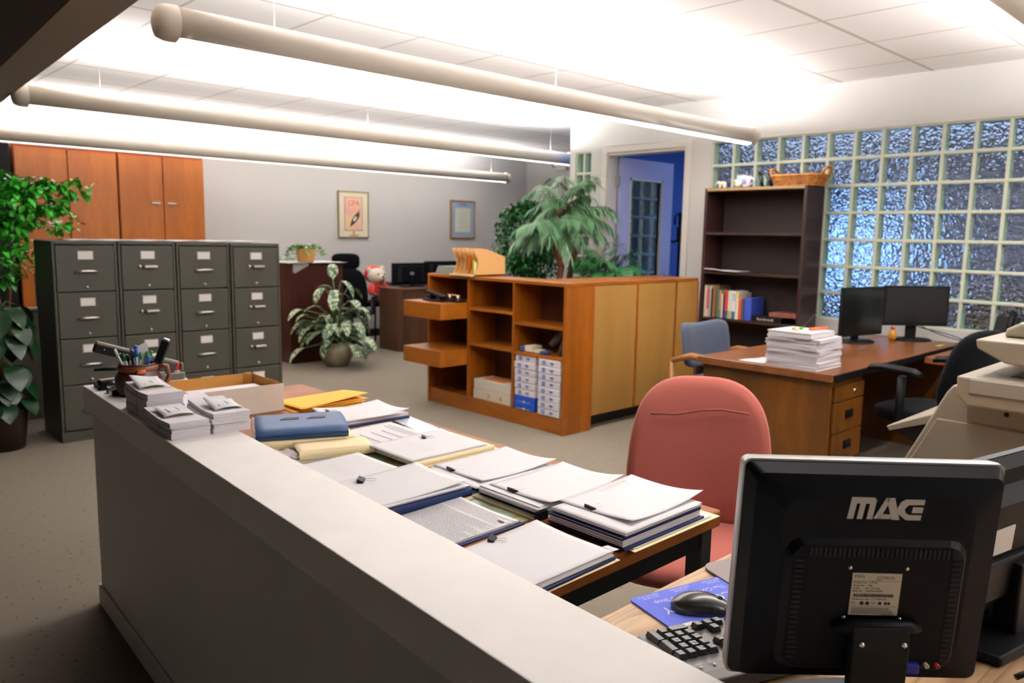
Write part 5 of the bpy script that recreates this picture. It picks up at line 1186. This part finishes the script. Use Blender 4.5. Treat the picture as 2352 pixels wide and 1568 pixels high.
# S8 rounded blue folder over cream folders
t = thing('blue_folder', 'blue rounded folder stuffed with papers lying on cream folders beside the envelopes', 'folder', (1.180, 2.200, TZ + .037), radians(-24))
def bf_old(u, v):
    a = min(v / .35, 1); x = (u - .5) * .275
    if v < .35: q = pi * a; return (x, -.105 - .020 * sin(q), .004 + .0225 * (1 - cos(q)))
    w_ = (v - .35) / .65; return (x, -.105 + .20 * w_, .049 - .012 * w_ ** 2 - .012 * abs(2 * u - 1) ** 5)
BP = [(-.105, 0), (-.113, .004), (-.117, .011), (-.117, .019), (-.113, .027), (-.103, .034), (-.085, .039), (-.06, .042), (-.02, .043), (.03, .041), (.07, .037), (.10, .032)]
def bf(u, v):
    i = min(int(v * 11), 10); f_ = v * 11 - i; p, q = BP[i], BP[i + 1]
    return ((u - .5) * .275 * (1 - .03 * v), p[0] + (q[0] - p[0]) * f_, p[1] + (q[1] - p[1]) * f_)
MB().grid(10, 22, bf, t=.001).box(-.1375, .1375, -.105, .10, .0, .003).build('cover', mat('steel_blue_card', '#244672', .5), t)
MB().box(-.141, .13, -.10, .095, .004, .029).build('pages', M_paper2, t)
for x in (-.062, .020): MB().prism([(x, -.028), (x + .016, -.004), (x + .06, -.004), (x + .055, -.028)], .0425, .0445).build('black_slot', M_black, t)
doc_stack('cream folders lying under the rounded blue folder', (1.183, 2.197, TZ), -24, [('manila', .29, .225, .014, 0, 0, 0), ('manila', .29, .225, .022, .004, -.004, 2)], 'folder_pile', 'folders')
t, z, _ = doc_stack('cream envelope folder bulging with receipts in front of the blue folder', (1.150, 2.015, TZ), -18, [('pages', .24, .10, .010, -.02, -.002, 0), ('manila', .22, .11, .022, .035, 0, 0)], 'receipt_folder', 'folder')
MB().grid(12, 6, lambda u, v: (-.14 + .10 * u, -.05 + .09 * v, .020 + .004 * sin(u * 20 + v * 5)), t=.004).build('receipts', mat('receipt_grey', '#b9aeb2', .8, var=.2, vs=60), t)
# S9, S10
t, z, _ = doc_stack('white document stack with a navy folder at the far end of the table', (1.50, 2.345, TZ), -2, [('manila', .27, .21, .004, -.01, 0, 0), ('navy', .265, .21, .008, .0, -.004, 0), ('pages', .26, .205, .012, 0, 0, 0), ('sheet', .262, .206, .002, .006, 0, 2, (0, .012, .008, 0)), ('sheet', .262, .206, .003, -.02, -.01, -6, (0, .006, 0, .012))], group='clipped document stacks')
clip(t, -.10, .06, z, -.4)
M_gold = mat('golden_envelope', '#ecae3f', .6, spec=.3)
for k, (lb, dz, ro, op) in enumerate((('golden yellow envelope lying under its twin at the far table end', 0, -5, .010), ('golden yellow envelope gaping open on top of its twin at the far table end', .013, 3, .022))):
    t = thing('golden_envelope', lb, 'envelope', (1.51 + .01 * k, 2.66, TZ + dz), radians(ro), 'golden envelopes')
    MB().grid(12, 8, lambda u, v: ((u - .5) * .30, (v - .5) * .20, .0012), t=.001).grid(12, 8, lambda u, v: ((u - .5) * .30, (v - .5) * .20, .002 + op * (u ** 1.3) * (1 - v) ** .6 * (1 if u < .97 else .98)), t=.0008).build('paper_sleeve', M_gold, t)
tag(MB(T(1.60, 2.14, TZ) @ Rz(radians(-8))).box(-.05, .03, -.13, .11, 0, .0035).build('clear_sleeve', mat('clear_plastic', '#cfd9e0', .1, spec=.8)), 'clear plastic sleeve at the outer table edge behind the clipped papers', 'plastic sleeve')

# ================================================================== THINGS ON THE COUNTER
CZ = .8345
def bundle(label, x, y, h, rz, n, seed, slip):
    random.seed(seed); t = thing('envelope_bundle', label, 'envelopes', (x, y, CZ), radians(rz), 'banded envelope bundles')
    b = MB(); k = int(h / .0021)
    for i in range(k):
        g = i * n // k; ox = [0, .003, -.003, .002, -.001][g % 5] + random.uniform(-.0006, .0006); oy = [0, .004, -.002, .003, 0][g % 5] + random.uniform(-.001, .001)
        z0 = h * i / k; z1 = h * (i + 1) / k - .0003
        b.grid(1, 6, lambda u, v: ((u - .5) * .104 + ox, (v - .5) * .238 + oy, z1 - .012 * (1 - abs(2 * v - .86)) * (i / k) * .6), t=(z1 - z0), smooth=False)
    b.build('envelopes', mat('envelope_white', '#e3dfe4', .7, spec=.2), t)
    f = lambda v: h - .012 * (1 - abs(2 * v - .86)) * .6 + .001
    MB().grid(6, 8, lambda u, v: ((u - .5) * .085 + slip[0], (v - .5) * .11 + slip[1], f(.5) + .004 + .006 * sin(u * 3 + v * 2) + slip[2] * v ** 2), t=.0004).build('paper_slip', M_paper, t)
    rb = MB(); y0 = -.018
    rb.tube([(-.0545, y0, .002), (-.0545, y0, h - .012), (-.045, y0 - .002, h - .004), (0, y0 - .004, h - .002), (.045, y0 - .002, h - .004), (.0545, y0, h - .012), (.0545, y0, .002)], .0012, 6)
    rb.build('rubber_band', mat('rubber', '#c9a57a', .6), t)
    MB().box(slip[0] - .022, slip[0] - .018, slip[1] - .03, slip[1] + .02, f(.5) + .0105, f(.5) + .0112).box(slip[0] + .004, slip[0] + .007, slip[1] - .03, slip[1] + .01, f(.5) + .0135, f(.5) + .0142).build('print', M_ink, t)
bundle('tallest banded envelope bundle, standing next to the brown pen mug on the counter', .838, 2.485, .082, -3, 4, 1, (0, .05, .02))
bundle('low banded envelope bundle at the front of the counter pile, nearest the camera', .812, 2.232, .048, -3, 3, 2, (.0, .02, .004))
bundle('banded envelope bundle on the inner side of the counter beside the rounded blue folder', .930, 2.225, .056, -5, 4, 3, (.012, -.01, .012))
tag(MB(T(.955, 2.46, CZ) @ Rz(radians(-8))).box(-.05, .05, -.10, .10, 0, .03).build('envelope_pile', MATS['envelope_white'], None, bevel=.001), 'loose white envelopes between the tall bundle and the cardboard box', 'envelopes')
# cardboard tray box on the table
t = thing('cardboard_box', 'open white cardboard box with brown inside next to the envelope bundles', 'box', (1.185, 2.79, TZ), radians(-1)); M_cb = mat('cardboard_inside', '#c08a44', .85); M_cw = mat('cardboard_white', '#d9d2c8', .7, var=.03, vs=20)
def boxwalls(b, w_, l_, h, th, off=0): b.box(-w_ / 2, w_ / 2, -l_ / 2, -l_ / 2 + th, 0, h).box(-w_ / 2, w_ / 2, l_ / 2 - th, l_ / 2, 0, h).box(-w_ / 2, -w_ / 2 + th, -l_ / 2 + th, l_ / 2 - th, 0, h).box(w_ / 2 - th, w_ / 2, -l_ / 2 + th, l_ / 2 - th, 0, h)
b = MB(); boxwalls(b, .345, .285, .100, .0015); b.box(-.172, .172, -.142, .142, 0, .002); b.build('outer_walls', M_cw, t)
b = MB(T(0, 0, .002)); boxwalls(b, .341, .281, .099, .0015); b.build('inner_walls', M_cb, t)
MB().box(-.165, .150, -.132, .060, .003, .072).build('envelopes_inside', MATS['envelope_white'], t)
MB().prism([(.168, .140), (.140, .139), (.165, .112)], .060, .103).build('corner_fold', M_cb, t)
# leather pen mug
t = thing('pen_mug', 'brown leather-look stoneware mug crammed with pens on the counter', 'mug', (.895, 2.795, CZ))
MB().lathe([(0, 0), (.058, 0), (.068, .012), (.074, .04), (.074, .062), (.062, .082), (.058, .104), (.061, .110), (.055, .110), (.052, .09), (.05, .02), (0, .015)], n=40).build('cup', wood('dark_leather', '#4a2415', '#20100b', 'z', 25, 2, .35), t)
MB().lathe([(.0615, .086), (.0645, .088), (.0645, .102), (.0605, .104)], n=40).build('rim_band', mat('brown_band', '#6d3a22', .4), t)
MB().tube([(.058, -.02, .098), (.085, -.03, .095), (.092, -.032, .06), (.078, -.028, .028), (.068, -.024, .02)], .008, 8).build('handle', mat('brown_band', '#6d3a22', .4), t)
MB(T(-.012, -.0645, .088) @ Ry(radians(90))).tube([(0, 0, -.014), (0, 0, .014)], .0075, 10).build('toggle', mat('orange_toggle', '#c45a24', .5), t, label='orange toggle on the rim')
MB(T(.061, -.015, .098)).ball((0, 0, 0), (.010, .010, .009), 10).build('toggle', MATS['orange_toggle'], t, label='orange toggle on the rim')
random.seed(6)
PEN = [('blue', '#1f57b5', 9), ('green', '#1f7d3a', 5), ('red', '#b3202c', 1), ('black', '#16181b', 3), ('white', '#e6e6e2', 3)]
cnt = 0
def pen(cname, c, lb, x, y, tx, ty, L):
    t = thing('pen', lb, 'pen', (.895 + x * .5, 2.795 + y * .5, CZ + .028), 0, 'pens in the brown mug')
    d = Vector((x * .5 + tx, y * .5 + ty, L)).normalized(); e = d * L; q = d * (L - .026)
    MB().tube([(0, 0, 0), tuple(q)], .0038, 8).build('barrel', mat('pen_clear_' + cname, c if cname not in ('blue', 'green') else '#cfd6da', .3), t)
    MB().tube([tuple(q), tuple(d * (L - .005)), tuple(e)], [.0048, .005, .003], 10).build('cap', mat('pen_' + cname, c, .25), t)
    s_ = d.cross(Vector((0, 0, 1))).normalized() * .006
    MB().tube([tuple(q + s_ + d * .022), tuple(q + s_ - d * .012)], .0012, 6).build('pocket_clip', M_steel if cname == 'white' else mat('pen_' + cname, c, .25), t)
rel = ['leaning toward the ledge edge', 'leaning toward the camera', 'near the middle', 'leaning toward the white card', 'at the back', 'beside the black marker', 'in front of the white card', 'standing tallest', 'half hidden']
for cname, c, k in PEN:
    for i in range(k):
        a = random.uniform(0, 2 * pi); r = random.uniform(.01, .042); x, y = cos(a) * r, sin(a) * r
        lb = ('%s ballpoint pen in the brown leather mug, %s' % (cname, rel[i])) if k > 1 else '%s ballpoint pen standing in the brown leather mug' % cname
        pen(cname, c, lb, x, y, x * .7 + random.uniform(-.012, .012), y * .7 + random.uniform(-.012, .012), random.uniform(.115, .145) + (.014 if cname == 'blue' and i == 7 else 0)); cnt += 1
tag(MB(T(.915, 2.775, CZ + .03) @ Rz(radians(-15)) @ Ry(radians(-4))).prism([(-.017, 0), (.017, 0), (.017, .145), (.012, .152), (-.014, .140), (-.017, .136)], -.0008, .0008, 'y').build('white_card', M_paper), 'blank white card sticking up out of the brown leather mug', 'card')
t = thing('marker_stapler', 'black upright stapler sticking up at the back of the brown leather mug', 'stapler', (.935, 2.80, CZ + .03)); t.name = 'upright_stapler'
MM = Rz(radians(-40)) @ Ry(radians(22)); MB(MM).box(-.016, .012, -.009, .009, .03, .165).build('body', M_black, t, bevel=.004); MB(MM).box(-.012, .008, -.006, .006, .163, .172).build('tip', M_steel, t, bevel=.002)
# long reach stapler
t = thing('long_stapler', 'long-reach black stapler with a grey top and a red tip at the far counter end', 'stapler', (.825, 3.01, CZ), 0)
MB(T(0, 0, .162) @ Ry(radians(19.5))).box(0, .155, -.014, .014, -.034, -.004).build('arm', M_black, t, bevel=.003)
MB(T(0, 0, .162) @ Ry(radians(19.5))).box(.0, .30, -.013, .013, -.004, .006).build('top_rail', mat('warm_grey_metal', '#8e8a80', .35, metal=.4), t, bevel=.002)
MB(T(0, 0, .162) @ Ry(radians(19.5))).box(.155, .295, -.012, .012, -.045, -.004).build('magazine', mat('smoke_plastic', '#332d2b', .4), t, bevel=.003)
MB(T(0, 0, .162) @ Ry(radians(19.5))).box(.295, .304, -.012, .012, -.032, .004).build('red_tip', mat('red_plastic', '#c9201f', .35), t, bevel=.002)
MB().box(.20, .30, -.03, .03, .0, .028).box(.29, .303, -.01, .01, .028, .060).build('base', mat('smoke_plastic2', '#5c5850', .35), t, bevel=.005); MB().box(-.01, .21, -.02, .02, .0, .012).build('base_plate', M_black, t, bevel=.003)
for x in (.03, .085): MB(T(0, 0, .162) @ Ry(radians(19.5)) @ T(x, -.0145, -.018) @ Rx(pi / 2)).lathe([(0, .002), (.003, .001), (.003, 0)], n=10).build('rivet', M_steel, t)
t = thing('desk_stapler', 'black stapler with a pinkish grey top at the corner of the counter ledge', 'stapler', (.845, 2.955, CZ), radians(8))
MB().box(-.035, .06, -.018, .018, 0, .012).build('base', M_black, t, bevel=.003); MB().box(-.035, .06, -.016, .016, .014, .034).build('arm', M_black, t, bevel=.004); MB().box(-.030, .058, -.012, .012, .034, .037).build('top_strip', mat('pink_grey', '#b39a8c', .4), t)
t = thing('desk_stapler', 'silver and black stapler lying in front of the pinkish topped one', 'stapler', (.855, 2.885, CZ), radians(12))
MB().box(-.035, .05, -.016, .016, 0, .010).build('base', M_black, t, bevel=.002); MB().tube([(-.034, 0, .018), (-.02, 0, .028), (.05, 0, .026)], [.008, .013, .012], 10).build('arm', M_steel, t)
t = thing('staple_remover', 'small black and silver staple remover at the counter edge beside the mug', 'staple remover', (.838, 2.825, CZ), radians(5))
MB().box(-.026, .02, -.013, .013, 0, .013).build('lower_jaw', M_black, t, bevel=.003); MB(T(0, 0, .016) @ Ry(radians(-12))).box(-.026, .03, -.012, .012, 0, .010).build('upper_jaw', M_dsteel, t, bevel=.003); MB().box(-.030, -.026, -.008, .008, .002, .018).build('teeth', M_steel, t)
tag(MB(T(.87, 3.035, CZ + .055) @ Ry(radians(4))).tube([(-.05, 0, 0), (.02, 0, .004), (.06, 0, .003)], [.004, .008, .007], 8).build('black_marker', M_black), 'black marker lying across the stapler base behind the mug', 'marker')
tag(MB(T(1.09, 3.03, CZ)).box(-.03, .04, -.04, .03, 0, .004).build('index_card', M_paper), 'white note pad on the far return of the counter beside the stapler', 'note pad')

# ================================================================== LEAFY PLANTS AT THE LEFT
random.seed(31)
M_fic = mat('bright_leaf', '#37992a', .35, var=.45, vs=7)
t = thing('weeping_fig', 'bushy bright green fig tree rising behind the filing cabinets', 'tree', (1.22, 6.95, 0))
MB().lathe([(0, 0), (.15, 0), (.19, .32), (.175, .32), (.17, .28)]).build('pot', MATS['dark_pot'], t); MB().lathe([(0, .29), (.17, .29)]).build('soil', M_soil, t)
for pts in ([(0, 0, .28), (.03, 0, .8), (-.02, .02, 1.2), (-.05, 0, 1.6)], [(.02, .02, .28), (.08, 0, .7), (.12, .0, 1.1), (.22, -.02, 1.45), (.4, -.03, 1.6)]): MB().tube(pts, [.02, .017, .014, .009] if len(pts) == 4 else [.018, .015, .012, .009, .005], 8).build('trunk', M_bark, t)
fo = MB()
for c, r, n in (((-.15, -.1, 1.66), (.28, .24, .30), 560), ((.14, -.12, 1.58), (.28, .22, .20), 420), ((.36, -.12, 1.64), (.22, .14, .13), 170), ((.56, -.14, 1.70), (.13, .08, .07), 50), ((.0, -.12, 1.22), (.28, .2, .26), 380), ((-.3, -.1, 1.15), (.2, .2, .34), 200), ((.42, -.14, 1.46), (.16, .1, .10), 80)):
    leaf_cloud(fo, c, r, n, .085, .046)
fo.build('foliage', M_fic, t)
random.seed(33)
M_poth = variegated('pothos_leaf', '#0c3014', '#66783a', 9, .64, .70, .35)
t = thing('pothos', 'large-leaved pothos plant with yellow-marked leaves in a dark brown pot on the floor', 'plant', (1.0, 5.72, 0))
MB().lathe([(0, 0), (.12, 0), (.15, .25), (.155, .26), (.14, .26), (.135, .22)]).build('pot', mat('brown_pot', '#26150e', .5), t); MB().lathe([(0, .23), (.13, .23)]).build('soil', M_soil, t)
MB().tube([(0, 0, .2), (0, 0, .88)], .03, 10).build('moss_pole', mat('moss', '#4a3b24', .95, bump=.8, bs=60), t)
fo, st = MB(), MB()
for k in range(76):
    a = random.uniform(0, 2 * pi); h = random.uniform(.28, .94); r = random.uniform(.06, .16); p = Vector((cos(a) * .03, sin(a) * .03, h)); q = Vector((cos(a) * r, sin(a) * r, h + .02))
    if q.x > .12: q.x = .12
    st.tube([tuple(p), tuple((p + q) / 2 + Vector((0, 0, .03))), tuple(q)], .003, 5)
    leaf(fo, q, (cos(a) * .8 - .1, sin(a) * .8 - .25, -.1), random.uniform(.14, .20), random.uniform(.10, .14), 1.2, n=6, fold=.12)
fo.v = [(min(x, .27), y, z) for x, y, z in fo.v]
fo.build('foliage', M_poth, t); st.build('stem', M_stem, t)
# small wall lamps on the far right wall
t = thing('emergency_light', 'small twin-head emergency light high on the far wall above the palm', 'light fixture', (8.80, 8.2, 2.42))
MB().box(-.03, .045, -.10, .10, -.03, .05).build('case', M_trim, t, bevel=.005)
for y in (-.12, .12): MB(T(-.02, y, .06) @ Ry(radians(-90))).lathe([(0, -.02), (.035, -.02), (.05, .02), (.045, .03), (0, .022)], n=18).build('lamp_head', M_steel, t)
